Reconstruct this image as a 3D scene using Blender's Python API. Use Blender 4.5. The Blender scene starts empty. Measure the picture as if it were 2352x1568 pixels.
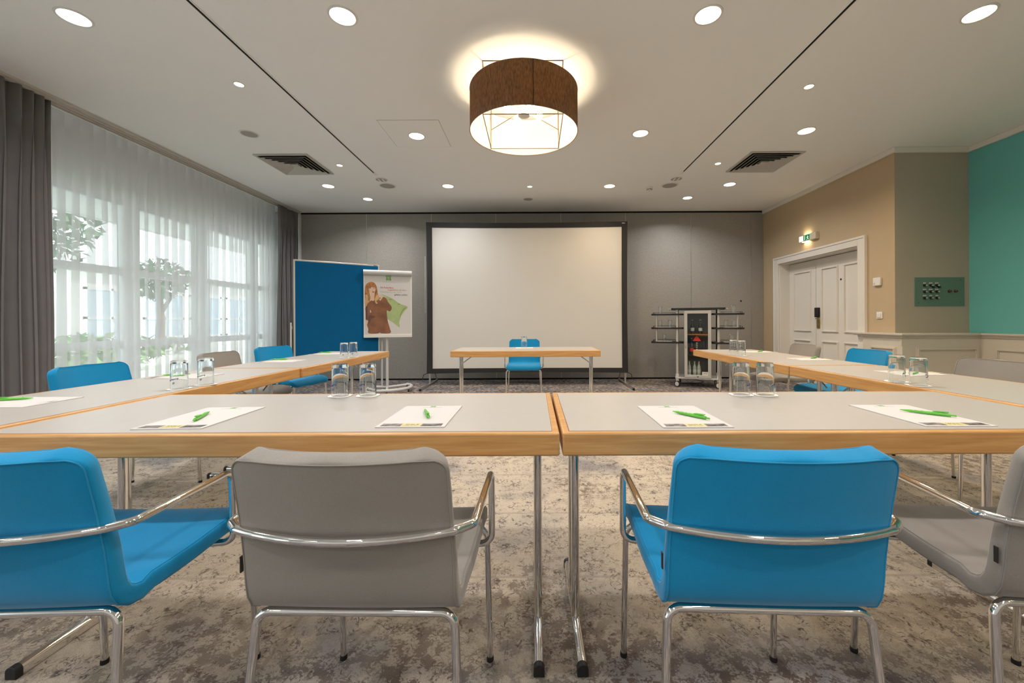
import bpy, math, random
from mathutils import Vector, Matrix
R = math.radians
random.seed(7)
sc = bpy.context.scene
col = sc.collection
# ------------------------------------------------------------------ camera, world, exposure
CZ = 1.071
cam = bpy.data.objects.new('camera', bpy.data.cameras.new('camera'))
col.objects.link(cam)
cam.location = (0, 0, CZ)
cam.rotation_euler = (R(90), 0.0047, 0)
cam.data.sensor_width = 36
cam.data.lens = 920 / 2352 * 36
cam.data.shift_x = -50 / 2352
cam.data.shift_y = -46 / 2352
cam.data.clip_start = 0.05
sc.camera = cam
W = bpy.data.worlds.new('sky'); sc.world = W; W.use_nodes = True
bg = W.node_tree.nodes['Background']
bg.inputs[0].default_value = (0.86, 0.94, 1.0, 1); bg.inputs[1].default_value = 3.4
sun = bpy.data.objects.new('sun', bpy.data.lights.new('sun', 'SUN')); col.objects.link(sun)
sun.data.energy = 4.5; sun.data.angle = R(2); sun.data.color = (1, 0.96, 0.9)
sun.rotation_euler = (R(-18), R(42), 0)      # shines from beyond the door side onto the garden
sc.view_settings.view_transform = 'Standard'; sc.view_settings.look = 'None'
sc.view_settings.exposure = 0.27; sc.view_settings.gamma = 1.0
sc.view_settings.use_curve_mapping = False
cy = sc.cycles
cy.use_denoising = True; cy.use_adaptive_sampling = True; cy.adaptive_threshold = 0.015; cy.max_bounces = 14; cy.diffuse_bounces = 6; cy.glossy_bounces = 5
cy.transmission_bounces = 10; cy.transparent_max_bounces = 24
cy.sample_clamp_indirect = 6; cy.blur_glossy = 0.5
LAMP = 11.5      # watts of one recessed lamp
WHITE_L = (1.0, 0.98, 0.975); WARM_L = (1.0, 0.78, 0.54)

# ------------------------------------------------------------------ materials
def nodes(m):
    return m.node_tree.nodes, m.node_tree.links
def mat(name, c, rough=0.5, metal=0.0, var=0.0, vs=8.0, bump=0.0, bs=200.0, emit=None, es=0.0, stretch=None, **kw):
    m = bpy.data.materials.new(name); m.use_nodes = True
    N, L = nodes(m); b = N['Principled BSDF']
    b.inputs['Base Color'].default_value = (*c, 1); b.inputs['Roughness'].default_value = rough
    b.inputs['Metallic'].default_value = metal
    for k, v in kw.items():
        b.inputs[k.replace('_', ' ')].default_value = v
    if emit:
        b.inputs['Emission Color'].default_value = (*emit, 1); b.inputs['Emission Strength'].default_value = es
    if var or bump:
        tc = N.new('ShaderNodeTexCoord'); src = tc.outputs['Object']
        if stretch:
            mp = N.new('ShaderNodeMapping'); mp.inputs['Scale'].default_value = stretch
            L.new(src, mp.inputs[0]); src = mp.outputs[0]
    if var:
        n = N.new('ShaderNodeTexNoise'); n.inputs['Scale'].default_value = vs; n.inputs['Detail'].default_value = 5
        L.new(src, n.inputs[0])
        r = N.new('ShaderNodeMapRange'); r.inputs['From Min'].default_value = 0.3; r.inputs['From Max'].default_value = 0.7
        r.inputs['To Min'].default_value = 1 - var; r.inputs['To Max'].default_value = 1 + var
        L.new(n.outputs[0], r.inputs[0])
        v = N.new('ShaderNodeVectorMath'); v.operation = 'SCALE'; v.inputs[0].default_value = c
        L.new(r.outputs[0], v.inputs['Scale']); L.new(v.outputs[0], b.inputs['Base Color'])
    if bump:
        n2 = N.new('ShaderNodeTexNoise'); n2.inputs['Scale'].default_value = bs; n2.inputs['Detail'].default_value = 2
        L.new(src, n2.inputs[0])
        bp = N.new('ShaderNodeBump'); bp.inputs['Strength'].default_value = bump; bp.inputs['Distance'].default_value = 0.002
        L.new(n2.outputs[0], bp.inputs['Height']); L.new(bp.outputs[0], b.inputs['Normal'])
    return m
def emis(name, c, s):
    m = bpy.data.materials.new(name); m.use_nodes = True
    N, L = nodes(m); N.remove(N['Principled BSDF'])
    e = N.new('ShaderNodeEmission'); e.inputs[0].default_value = (*c, 1); e.inputs[1].default_value = s
    L.new(e.outputs[0], N['Material Output'].inputs[0]); return m

M = {}
M['ceil'] = mat('ceiling_paint', (0.88, 0.87, 0.85), 0.9, bump=0.25, bs=160)
M['tan'] = mat('tan_paint', (0.50, 0.385, 0.245), 0.85, var=0.02, vs=2, bump=0.2, bs=150)
M['tan_grey'] = mat('greyed_tan_wall', (0.43, 0.375, 0.295), 0.85, var=0.02, vs=2, bump=0.2, bs=150)  # greyer variant of the tan, for the alcove wall
M['teal'] = mat('teal_paint', (0.14, 0.47, 0.45), 0.85, var=0.02, vs=2, bump=0.2, bs=150)
M['trim'] = mat('white_lacquer', (0.74, 0.70, 0.63), 0.4)
M['wain'] = mat('wainscot_lacquer', (0.60, 0.555, 0.475), 0.45)
M['plaster'] = mat('white_plaster', (0.72, 0.72, 0.70), 0.85)
M['chrome'] = mat('chrome', (0.82, 0.81, 0.79), 0.07, 1.0)
M['steel'] = mat('brushed_steel', (0.55, 0.54, 0.51), 0.35, 1.0)
M['alu'] = mat('silver_aluminium', (0.62, 0.60, 0.56), 0.42, 0.6)
M['black'] = mat('black_plastic', (0.012, 0.012, 0.013), 0.4)
M['rubber'] = mat('black_rubber', (0.01, 0.01, 0.01), 0.6)
M['gap'] = mat('dark_gap', (0.006, 0.006, 0.006), 0.9)
M['whitep'] = mat('white_plastic', (0.75, 0.73, 0.68), 0.4)
M['greyp'] = mat('light_grey_metal', (0.58, 0.57, 0.55), 0.45)
M['paper'] = mat('white_paper', (0.61, 0.585, 0.56), 0.75)
M['napkin'] = mat('coaster_paper', (0.88, 0.85, 0.80), 0.9)
M['screen'] = mat('projection_cloth', (0.66, 0.635, 0.59), 0.9)
M['blackcloth'] = mat('black_cloth', (0.018, 0.017, 0.016), 0.75, bump=0.3, bs=300)
M['pen'] = mat('green_plastic', (0.13, 0.50, 0.05), 0.35)
M['laminate'] = mat('grey_laminate', (0.455, 0.425, 0.385), 0.36, var=0.015, vs=30)
M['brass'] = mat('old_brass', (0.45, 0.36, 0.16), 0.3, 0.9)
M['red'] = mat('red_card', (0.75, 0.03, 0.015), 0.6)
M['orange'] = mat('orange_shelf', (0.45, 0.16, 0.02), 0.6)
M['win'] = mat('white_window_frame', (0.72, 0.75, 0.78), 0.5)
M['vent'] = mat('vent_metal', (0.50, 0.48, 0.43), 0.5)
M['seal'] = mat('speaker_grille', (0.36, 0.34, 0.31), 0.7)

def fabric(name, c, sheen=0.25):
    m = bpy.data.materials.new(name); m.use_nodes = True
    N, L = nodes(m); b = N['Principled BSDF']
    b.inputs['Roughness'].default_value = 0.9
    b.inputs['Sheen Weight'].default_value = sheen; b.inputs['Sheen Roughness'].default_value = 0.4
    b.inputs['Specular IOR Level'].default_value = 0.2
    tc = N.new('ShaderNodeTexCoord')
    w = N.new('ShaderNodeTexNoise'); w.inputs['Scale'].default_value = 700; w.inputs['Detail'].default_value = 1
    L.new(tc.outputs['Object'], w.inputs[0])
    n = N.new('ShaderNodeTexNoise'); n.inputs['Scale'].default_value = 9; L.new(tc.outputs['Object'], n.inputs[0])
    a = N.new('ShaderNodeMath'); a.operation = 'MULTIPLY_ADD'; a.inputs[1].default_value = 0.35; a.inputs[2].default_value = 0.66
    L.new(w.outputs[0], a.inputs[0])
    a2 = N.new('ShaderNodeMath'); a2.operation = 'MULTIPLY_ADD'; a2.inputs[1].default_value = 0.16
    L.new(n.outputs[0], a2.inputs[0]); L.new(a.outputs[0], a2.inputs[2])
    v = N.new('ShaderNodeVectorMath'); v.operation = 'SCALE'; v.inputs[0].default_value = c
    L.new(a2.outputs[0], v.inputs['Scale']); L.new(v.outputs[0], b.inputs['Base Color'])
    bp = N.new('ShaderNodeBump'); bp.inputs['Strength'].default_value = 0.25; bp.inputs['Distance'].default_value = 0.0008
    L.new(w.outputs[0], bp.inputs['Height']); L.new(bp.outputs[0], b.inputs['Normal'])
    return m
M['blue'] = fabric('blue_fabric', (0.008, 0.265, 0.53))
M['grey'] = fabric('grey_fabric', (0.30, 0.275, 0.245))
M['blue_seam'] = mat('blue_piping', (0.012, 0.26, 0.50), 0.8)
M['grey_seam'] = mat('grey_piping', (0.26, 0.24, 0.215), 0.8)
M['board'] = fabric('pinboard_felt', (0.0, 0.115, 0.29), 0.1)
M['curtain'] = fabric('curtain_cloth', (0.215, 0.200, 0.200), 0.1)

def wood():
    m = bpy.data.materials.new('beech_wood'); m.use_nodes = True
    N, L = nodes(m); b = N['Principled BSDF']; b.inputs['Roughness'].default_value = 0.33
    tc = N.new('ShaderNodeTexCoord'); mp = N.new('ShaderNodeMapping'); mp.inputs['Scale'].default_value = (2.0, 22, 40)
    L.new(tc.outputs['Object'], mp.inputs[0])
    n = N.new('ShaderNodeTexNoise'); n.inputs['Scale'].default_value = 2.2; n.inputs['Detail'].default_value = 8; n.inputs['Distortion'].default_value = 0.6
    L.new(mp.outputs[0], n.inputs[0])
    cr = N.new('ShaderNodeValToRGB'); e = cr.color_ramp.elements
    e[0].position = 0.3; e[0].color = (0.52, 0.25, 0.075, 1); e[1].position = 0.7; e[1].color = (0.68, 0.38, 0.14, 1)
    L.new(n.outputs[0], cr.inputs[0])
    n2 = N.new('ShaderNodeTexNoise'); n2.inputs['Scale'].default_value = 60; n2.inputs['Detail'].default_value = 2
    L.new(mp.outputs[0], n2.inputs[0])
    mr = N.new('ShaderNodeMapRange'); mr.inputs['From Min'].default_value = 0.62; mr.inputs['From Max'].default_value = 0.72
    mr.inputs['To Min'].default_value = 1; mr.inputs['To Max'].default_value = 0.86; L.new(n2.outputs[0], mr.inputs[0])
    v = N.new('ShaderNodeVectorMath'); v.operation = 'SCALE'; L.new(cr.outputs[0], v.inputs[0]); L.new(mr.outputs[0], v.inputs['Scale'])
    L.new(v.outputs[0], b.inputs['Base Color'])
    return m
M['wood'] = wood()

def vinyl():
    m = bpy.data.materials.new('panel_vinyl'); m.use_nodes = True
    N, L = nodes(m); b = N['Principled BSDF']; b.inputs['Roughness'].default_value = 0.42
    b.inputs['Specular IOR Level'].default_value = 0.6
    tc = N.new('ShaderNodeTexCoord'); mp = N.new('ShaderNodeMapping'); mp.inputs['Scale'].default_value = (1.0, 1.0, 0.45)
    L.new(tc.outputs['Object'], mp.inputs[0])
    n = N.new('ShaderNodeTexNoise'); n.inputs['Scale'].default_value = 130; n.inputs['Detail'].default_value = 2
    L.new(mp.outputs[0], n.inputs[0])
    r = N.new('ShaderNodeMapRange'); r.inputs['From Min'].default_value = 0.35; r.inputs['From Max'].default_value = 0.65
    r.inputs['To Min'].default_value = 0.88; r.inputs['To Max'].default_value = 1.12; L.new(n.outputs[0], r.inputs[0])
    v = N.new('ShaderNodeVectorMath'); v.operation = 'SCALE'; v.inputs[0].default_value = (0.30, 0.278, 0.245)
    L.new(r.outputs[0], v.inputs['Scale']); L.new(v.outputs[0], b.inputs['Base Color'])
    bp = N.new('ShaderNodeBump'); bp.inputs['Strength'].default_value = 0.6; bp.inputs['Distance'].default_value = 0.004
    L.new(n.outputs[0], bp.inputs['Height']); L.new(bp.outputs[0], b.inputs['Normal'])
    return m
M['vinyl'] = vinyl()

def carpet():
    m = bpy.data.materials.new('distressed_carpet'); m.use_nodes = True
    N, L = nodes(m); b = N['Principled BSDF']; b.inputs['Roughness'].default_value = 1.0
    b.inputs['Specular IOR Level'].default_value = 0.1
    tc = N.new('ShaderNodeTexCoord')
    def noise(s, d=4, dist=0.0, vec=None):
        n = N.new('ShaderNodeTexNoise'); n.inputs['Scale'].default_value = s; n.inputs['Detail'].default_value = d
        n.inputs['Distortion'].default_value = dist; L.new(vec or tc.outputs['Object'], n.inputs[0]); return n.outputs[0]
    sp = N.new('ShaderNodeSeparateXYZ'); L.new(tc.outputs['Object'], sp.inputs[0])
    def math_(op, a, b_=None, c=None):
        x = N.new('ShaderNodeMath'); x.operation = op
        for i, q in enumerate((a, b_, c)):
            if q is None: continue
            if isinstance(q, (int, float)): x.inputs[i].default_value = q
            else: L.new(q, x.inputs[i])
        return x.outputs[0]
    def rng(v, a, b_, t0=0.0, t1=1.0):
        r = N.new('ShaderNodeMapRange'); r.inputs['From Min'].default_value = a; r.inputs['From Max'].default_value = b_
        r.inputs['To Min'].default_value = t0; r.inputs['To Max'].default_value = t1; r.interpolation_type = 'SMOOTHSTEP'; L.new(v, r.inputs[0]); return r.outputs[0]
    def contour(s, w, dist=1.2, d=1.5):
        v = noise(s, d, dist); return rng(math_('ABSOLUTE', math_('SUBTRACT', v, 0.5)), 0.0, w, 1.0, 0.0)
    wear = rng(noise(1.1, 6), 0.38, 0.66)
    wear2 = rng(noise(14, 6), 0.40, 0.56)
    brk = rng(noise(55, 4, 0.5), 0.44, 0.56)
    scroll = math_('MULTIPLY', math_('MAXIMUM', contour(7.0, 0.020), contour(17.0, 0.034, 0.8)), math_('MAXIMUM', brk, 0.25))
    fine = math_('MULTIPLY', rng(noise(70, 5, 1.0), 0.52, 0.60), rng(noise(5, 3), 0.33, 0.55))
    vo = N.new('ShaderNodeTexVoronoi'); vo.inputs['Scale'].default_value = 9.0; L.new(tc.outputs['Object'], vo.inputs[0])
    flower = math_('MULTIPLY', rng(vo.outputs['Distance'], 0.12, 0.34, 1.0, 0.0), rng(noise(60, 5, 0.6), 0.46, 0.54))
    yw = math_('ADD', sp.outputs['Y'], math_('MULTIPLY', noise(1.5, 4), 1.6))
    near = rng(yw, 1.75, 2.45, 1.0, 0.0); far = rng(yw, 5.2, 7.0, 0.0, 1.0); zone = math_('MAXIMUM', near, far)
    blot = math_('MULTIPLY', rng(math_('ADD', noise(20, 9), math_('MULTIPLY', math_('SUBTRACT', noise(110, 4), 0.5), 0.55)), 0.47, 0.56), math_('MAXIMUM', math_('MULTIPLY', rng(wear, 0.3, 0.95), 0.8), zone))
    br = N.new('ShaderNodeTexBrick'); br.inputs['Scale'].default_value = 1.0; br.inputs['Mortar Size'].default_value = 0.008
    br.inputs['Brick Width'].default_value = 1.7; br.inputs['Row Height'].default_value = 0.56; L.new(tc.outputs['Object'], br.inputs[0])
    dark = math_('MAXIMUM', scroll, math_('MAXIMUM', flower, math_('MULTIPLY', fine, 0.7)))
    dark = math_('MAXIMUM', math_('MULTIPLY', dark, rng(wear2, 0.0, 1.0, 0.25, 1.0)), blot)
    dark = math_('MAXIMUM', dark, math_('MULTIPLY', br.outputs['Fac'], 0.32))
    dark = math_('MULTIPLY', dark, 0.88)
    def mix(f, a, b_):
        x = N.new('ShaderNodeMix'); x.data_type = 'RGBA'
        L.new(f, x.inputs[0])
        for i, q in ((6, a), (7, b_)):
            if isinstance(q, tuple): x.inputs[i].default_value = (*q, 1)
            else: L.new(q, x.inputs[i])
        return x.outputs[2]
    base = mix(rng(noise(0.9, 4), 0.42, 0.62), (0.53, 0.455, 0.36), (0.40, 0.355, 0.305))
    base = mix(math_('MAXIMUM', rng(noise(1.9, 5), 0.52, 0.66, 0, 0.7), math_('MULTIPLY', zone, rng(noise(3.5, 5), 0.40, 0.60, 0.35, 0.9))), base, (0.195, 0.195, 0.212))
    dk = mix(rng(noise(1.6, 3), 0.40, 0.60), (0.095, 0.062, 0.048), (0.060, 0.052, 0.062))
    c = mix(dark, base, dk)
    pile = rng(noise(420, 2), 0.3, 0.7, 0.82, 1.16)
    v = N.new('ShaderNodeVectorMath'); v.operation = 'SCALE'; L.new(c, v.inputs[0]); L.new(pile, v.inputs['Scale'])
    L.new(v.outputs[0], b.inputs['Base Color'])
    bp = N.new('ShaderNodeBump'); bp.inputs['Strength'].default_value = 0.5; bp.inputs['Distance'].default_value = 0.003
    L.new(noise(420, 2), bp.inputs['Height']); L.new(bp.outputs[0], b.inputs['Normal'])
    return m
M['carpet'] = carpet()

def sheer():
    m = bpy.data.materials.new('sheer_voile'); m.use_nodes = True
    N, L = nodes(m); N.remove(N['Principled BSDF'])
    t = N.new('ShaderNodeBsdfTransparent'); t.inputs[0].default_value = (1, 1, 1, 1)
    tl = N.new('ShaderNodeBsdfTranslucent'); tl.inputs[0].default_value = (0.84, 0.85, 0.86, 1)
    d = N.new('ShaderNodeBsdfDiffuse'); d.inputs[0].default_value = (0.80, 0.80, 0.79, 1)
    a = N.new('ShaderNodeMixShader'); a.inputs[0].default_value = 0.5; L.new(tl.outputs[0], a.inputs[1]); L.new(d.outputs[0], a.inputs[2])
    x = N.new('ShaderNodeMixShader'); x.inputs[0].default_value = 0.50; L.new(t.outputs[0], x.inputs[1]); L.new(a.outputs[0], x.inputs[2])
    L.new(x.outputs[0], N['Material Output'].inputs[0]); return m
M['sheer'] = sheer()
def pane():
    m = bpy.data.materials.new('window_glass'); m.use_nodes = True
    N, L = nodes(m); N.remove(N['Principled BSDF'])
    t = N.new('ShaderNodeBsdfTransparent'); g = N.new('ShaderNodeBsdfGlossy'); g.inputs['Roughness'].default_value = 0.02
    t.inputs[0].default_value = (0.95, 0.97, 0.96, 1)
    lw = N.new('ShaderNodeLayerWeight'); p_ = N.new('ShaderNodeMath'); p_.operation = 'POWER'; p_.inputs[1].default_value = 4.0; L.new(lw.outputs['Facing'], p_.inputs[0])
    f = N.new('ShaderNodeMath'); f.operation = 'MULTIPLY_ADD'; f.inputs[1].default_value = 0.5; f.inputs[2].default_value = 0.03; L.new(p_.outputs[0], f.inputs[0])
    x = N.new('ShaderNodeMixShader'); L.new(f.outputs[0], x.inputs[0]); L.new(t.outputs[0], x.inputs[1]); L.new(g.outputs[0], x.inputs[2])
    L.new(x.outputs[0], N['Material Output'].inputs[0]); return m
M['pane'] = pane()
def glassmat(name, c=(1, 1, 1)):
    m = bpy.data.materials.new(name); m.use_nodes = True
    N, L = nodes(m); N.remove(N['Principled BSDF'])
    g = N.new('ShaderNodeBsdfGlass'); g.inputs[0].default_value = (*c, 1); g.inputs['IOR'].default_value = 1.48; g.inputs['Roughness'].default_value = 0.0
    L.new(g.outputs[0], N['Material Output'].inputs[0]); return m
M['glass'] = glassmat('clear_glass', (0.99, 1.0, 1.0))
M['bottle'] = glassmat('bottle_glass', (0.80, 0.86, 0.82))
def shade():
    m = bpy.data.materials.new('lamp_shade_fabric'); m.use_nodes = True
    N, L = nodes(m); b = N['Principled BSDF']; b.inputs['Roughness'].default_value = 0.9
    tc = N.new('ShaderNodeTexCoord'); mp = N.new('ShaderNodeMapping'); mp.inputs['Scale'].default_value = (1, 1, 0.25)
    L.new(tc.outputs['Object'], mp.inputs[0])
    n = N.new('ShaderNodeTexNoise'); n.inputs['Scale'].default_value = 110; n.inputs['Detail'].default_value = 3; L.new(mp.outputs[0], n.inputs[0])
    cr = N.new('ShaderNodeValToRGB'); e = cr.color_ramp.elements
    e[0].position = 0.3; e[0].color = (0.075, 0.06, 0.05, 1); e[1].position = 0.7; e[1].color = (0.13, 0.105, 0.085, 1)
    L.new(n.outputs[0], cr.inputs[0]); L.new(cr.outputs[0], b.inputs['Base Color'])
    tl = N.new('ShaderNodeBsdfTranslucent')
    cr2 = N.new('ShaderNodeValToRGB'); e = cr2.color_ramp.elements
    e[0].position = 0.3; e[0].color = (0.26, 0.155, 0.06, 1); e[1].position = 0.7; e[1].color = (0.52, 0.34, 0.15, 1)
    L.new(n.outputs[0], cr2.inputs[0]); L.new(cr2.outputs[0], tl.inputs[0])
    x = N.new('ShaderNodeMixShader'); x.inputs[0].default_value = 0.50
    L.new(b.outputs[0], x.inputs[1]); L.new(tl.outputs[0], x.inputs[2]); L.new(x.outputs[0], N['Material Output'].inputs[0])
    return m
M['shade'] = shade()
def lining():
    m = bpy.data.materials.new('lamp_shade_lining'); m.use_nodes = True
    N, L = nodes(m); N.remove(N['Principled BSDF'])
    tl = N.new('ShaderNodeBsdfTranslucent'); tl.inputs[0].default_value = (0.8, 0.74, 0.62, 1)
    d = N.new('ShaderNodeBsdfDiffuse'); d.inputs[0].default_value = (0.88, 0.85, 0.78, 1)
    x = N.new('ShaderNodeMixShader'); x.inputs[0].default_value = 0.5; L.new(d.outputs[0], x.inputs[1]); L.new(tl.outputs[0], x.inputs[2])
    L.new(x.outputs[0], N['Material Output'].inputs[0]); return m
M['lining'] = lining()
M['lens_w'] = emis('lamp_lens_white', (1, 0.97, 0.92), 7)
M['lens_y'] = emis('lamp_lens_warm', (1, 0.84, 0.60), 5)
M['bulb'] = emis('glowing_bulb', (1.0, 0.82, 0.56), 190)

# ------------------------------------------------------------------ mesh helpers
class MB:
    def __init__(s): s.v = []; s.f = []; s.m = []; s.ms = []
    def _mi(s, m):
        if m not in s.ms: s.ms.append(m)
        return s.ms.index(m)
    def add(s, vs, fs, m=None, T=None):
        o = len(s.v)
        for p in vs:
            p = Vector(p)
            s.v.append(T @ p if T else p)
        k = s._mi(m) if m is not None else 0
        for f in fs: s.f.append([i + o for i in f]); s.m.append(k)
        return s
    def box(s, x0, y0, z0, x1, y1, z1, m=None, T=None):
        vs = [(x, y, z) for x in (x0, x1) for y in (y0, y1) for z in (z0, z1)]
        return s.add(vs, [(0, 1, 3, 2), (4, 6, 7, 5), (0, 4, 5, 1), (2, 3, 7, 6), (0, 2, 6, 4), (1, 5, 7, 3)], m, T)
    def ring(s, x0, y0, x1, y1, t, z0, z1, m=None, T=None):
        o = [(x0, y0), (x1, y0), (x1, y1), (x0, y1)]; i = [(x0 + t, y0 + t), (x1 - t, y0 + t), (x1 - t, y1 - t), (x0 + t, y1 - t)]
        vs = [(*p, z0) for p in o] + [(*p, z1) for p in o] + [(*p, z0) for p in i] + [(*p, z1) for p in i]
        fs = []
        for k in range(4):
            n = (k + 1) % 4
            fs += [(k, n, 4 + n, 4 + k), (8 + n, 8 + k, 12 + k, 12 + n), (4 + k, 4 + n, 12 + n, 12 + k), (n, k, 8 + k, 8 + n)]
        return s.add(vs, fs, m, T)
    def tube(s, pts, r, n=12, m=None, T=None, caps=True, rad=None):
        pts = [Vector(p) for p in pts]
        t0 = (pts[1] - pts[0]).normalized()
        up = Vector((0, 0, 1)) if abs(t0.z) < 0.9 else Vector((0, 1, 0))
        a = t0.cross(up).normalized(); vs = []; fs = []
        for i, p in enumerate(pts):
            if i == 0: t = t0
            elif i == len(pts) - 1: t = (pts[i] - pts[i - 1]).normalized()
            else: t = ((pts[i + 1] - p).normalized() + (p - pts[i - 1]).normalized()).normalized()
            a = (a - t * a.dot(t)).normalized(); b = t.cross(a)
            rr = rad[i] if rad else r
            for k in range(n):
                th = 2 * math.pi * k / n
                vs.append(p + (a * math.cos(th) + b * math.sin(th)) * rr)
        for i in range(len(pts) - 1):
            for k in range(n):
                k2 = (k + 1) % n
                fs.append((i * n + k, i * n + k2, (i + 1) * n + k2, (i + 1) * n + k))
        if caps:
            fs.append(tuple(reversed(range(n)))); fs.append(tuple(range((len(pts) - 1) * n, len(pts) * n)))
        return s.add(vs, fs, m, T)
    def lathe(s, prof, n=32, m=None, T=None, closed=False):
        vs = []; fs = []
        for (r, z) in prof:
            for k in range(n):
                th = 2 * math.pi * k / n
                vs.append((r * math.cos(th), r * math.sin(th), z))
        L_ = len(prof)
        for i in range(L_ if closed else L_ - 1):
            j = (i + 1) % L_
            for k in range(n):
                k2 = (k + 1) % n
                fs.append((i * n + k, i * n + k2, j * n + k2, j * n + k))
        return s.add(vs, fs, m, T)
    def prism(s, poly, z0, z1, m=None, T=None):
        n = len(poly); vs = [(x, y, z0) for x, y in poly] + [(x, y, z1) for x, y in poly]
        fs = [tuple(reversed(range(n))), tuple(range(n, 2 * n))] + [(k, (k + 1) % n, n + (k + 1) % n, n + k) for k in range(n)]
        return s.add(vs, fs, m, T)
    def text(s, body, size, m=None, T=None, align='CENTER', bold=0.0, depth=0.0004, font=None):
        cu = bpy.data.curves.new('t', 'FONT'); cu.body = body; cu.size = size; cu.align_x = align; cu.align_y = 'CENTER'
        cu.offset = bold; cu.extrude = depth; cu.resolution_u = 2
        o = bpy.data.objects.new('t', cu); col.objects.link(o)
        dg = bpy.context.evaluated_depsgraph_get(); me = bpy.data.meshes.new_from_object(o.evaluated_get(dg))
        s.add([v.co.copy() for v in me.vertices], [tuple(p.vertices) for p in me.polygons], m, T)
        bpy.data.objects.remove(o); bpy.data.curves.remove(cu); bpy.data.meshes.remove(me)
        return s
    def build(s, name, m=None, parent=None, smooth=35, bevel=0, seg=2, merge=False):
        me = bpy.data.meshes.new(name); me.from_pydata([tuple(v) for v in s.v], [], s.f)
        ms = s.ms if (s.ms and s.ms[0] is not None) else [m]
        for q in ms: me.materials.append(q)
        if len(ms) > 1: me.polygons.foreach_set('material_index', s.m)
        import bmesh
        b = bmesh.new(); b.from_mesh(me)
        if merge: bmesh.ops.remove_doubles(b, verts=b.verts, dist=1e-6)
        bmesh.ops.recalc_face_normals(b, faces=b.faces); b.to_mesh(me); b.free()
        if smooth:
            me.polygons.foreach_set('use_smooth', [True] * len(me.polygons)); me.set_sharp_from_angle(angle=R(smooth))
        o = bpy.data.objects.new(name, me); col.objects.link(o)
        if parent: o.parent = parent
        if bevel:
            b_ = o.modifiers.new('bevel', 'BEVEL'); b_.width = bevel; b_.segments = seg; b_.limit_method = 'ANGLE'; b_.angle_limit = R(40)
        me.update(); return o

def tag(o, label, cat, group=None, kind=None):
    o['label'] = label; o['category'] = cat
    if group: o['group'] = group
    if kind: o['kind'] = kind
    return o
def thing(name, label, cat, loc=(0, 0, 0), rz=0.0, group=None):
    o = bpy.data.objects.new(name, None); col.objects.link(o); o.empty_display_size = 0.05
    o.location = loc; o.rotation_euler = (0, 0, rz); return tag(o, label, cat, group)
def struct(o): o['kind'] = 'structure'; return o
def copy_tree(o, parent=None):
    c = o.copy(); col.objects.link(c); c.parent = parent
    for ch in list(o.children): copy_tree(ch, c)
    return c
def fillet(pts, r, n=6):
    pts = [Vector(p) for p in pts]; out = [pts[0]]
    for i in range(1, len(pts) - 1):
        a, p, b = pts[i - 1], pts[i], pts[i + 1]
        u = (a - p); v = (b - p); lu, lv = u.length, v.length; u.normalize(); v.normalize()
        ang = u.angle(v); d = min(r / math.tan(ang / 2), lu * 0.49, lv * 0.49); rr = d * math.tan(ang / 2)
        c = p + (u + v).normalized() * (rr / math.sin(ang / 2))
        s_, e_ = p + u * d, p + v * d
        for k in range(n + 1):
            t = k / n; q = (s_ * (1 - t) + e_ * t) - c
            w = (s_ - c).slerp(e_ - c, t) if ang < 3.1 else q
            out.append(c + w.normalized() * rr if rr > 1e-6 else p)
    out.append(pts[-1]); return out
Tr = Matrix.Translation
def Rz(a): return Matrix.Rotation(a, 4, 'Z')
def Rx(a): return Matrix.Rotation(a, 4, 'X')
def Ry(a): return Matrix.Rotation(a, 4, 'Y')

# ------------------------------------------------------------------ room shell
HC = 3.09; YF = 7.386; XL = -4.75; XR = 4.24; XT = 5.11; YB = -3.2
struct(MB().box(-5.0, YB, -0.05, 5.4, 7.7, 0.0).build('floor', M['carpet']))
struct(MB().box(-5.0, YB, HC, 5.4, 7.7, HC + 0.1).build('ceiling', M['ceil']))
struct(MB().box(-5.0, YB - 0.15, 0, 5.4, YB, HC).build('wall_back', M['plaster']))
# front wall: movable partition of vinyl panels
wf = struct(MB().box(-4.75, YF + 0.02, 0, 4.3, YF + 0.3, HC).build('wall_front', M['gap']))
seams = [-4.28, -3.075, -1.88, -0.69, 0.505, 1.70, 2.905, 4.012, 4.24]
for i in range(8):
    MB().box(seams[i] + 0.004, YF, 0.03, seams[i + 1] - 0.004, YF + 0.02, 3.062).build('partition_panel', M['vinyl'], wf)
for x in seams[1:8]:
    MB().box(x - 0.005, YF - 0.004, 0.03, x + 0.005, YF + 0.01, 3.062).build('panel_profile', M['steel'], wf)
MB().box(-4.28, YF - 0.012, 3.062, 4.24, YF + 0.02, HC - 0.001).build('track_gap', M['gap'], wf)  # black strip puts the shadow in the gap over the panels into colour
MB().lathe([(0.0, 0), (0.014, 0), (0.016, 0.004), (0.0, 0.006)], 16, None, Tr((3.82, YF, 1.43)) @ Rx(R(90))).build('peephole', M['black'], wf)
struct(MB().box(-4.75, YF - 0.06, 0, -4.28, YF + 0.02, HC).build('trim_1', M['plaster']))
# right wall in tan, with the door opening
DY0, DY1, DZ = 5.21, 6.91, 2.035
wr = MB()
wr.box(XR, DY1, 0, XR + 0.3, YF + 0.3, HC); wr.box(XR, 4.70, 0, XR + 0.3, DY0, HC); wr.box(XR, DY0, DZ, XR + 0.3, DY1, HC)
struct(wr.build('wall_right', M['tan']))
struct(MB().box(XR + 0.002, 4.699, 0, XT + 0.2, 4.95, HC).build('wall_alcove', M['tan_grey']))
struct(MB().box(XT, YB, 0, XT + 0.2, 4.70, HC).build('wall_right_near', M['teal']))
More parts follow.
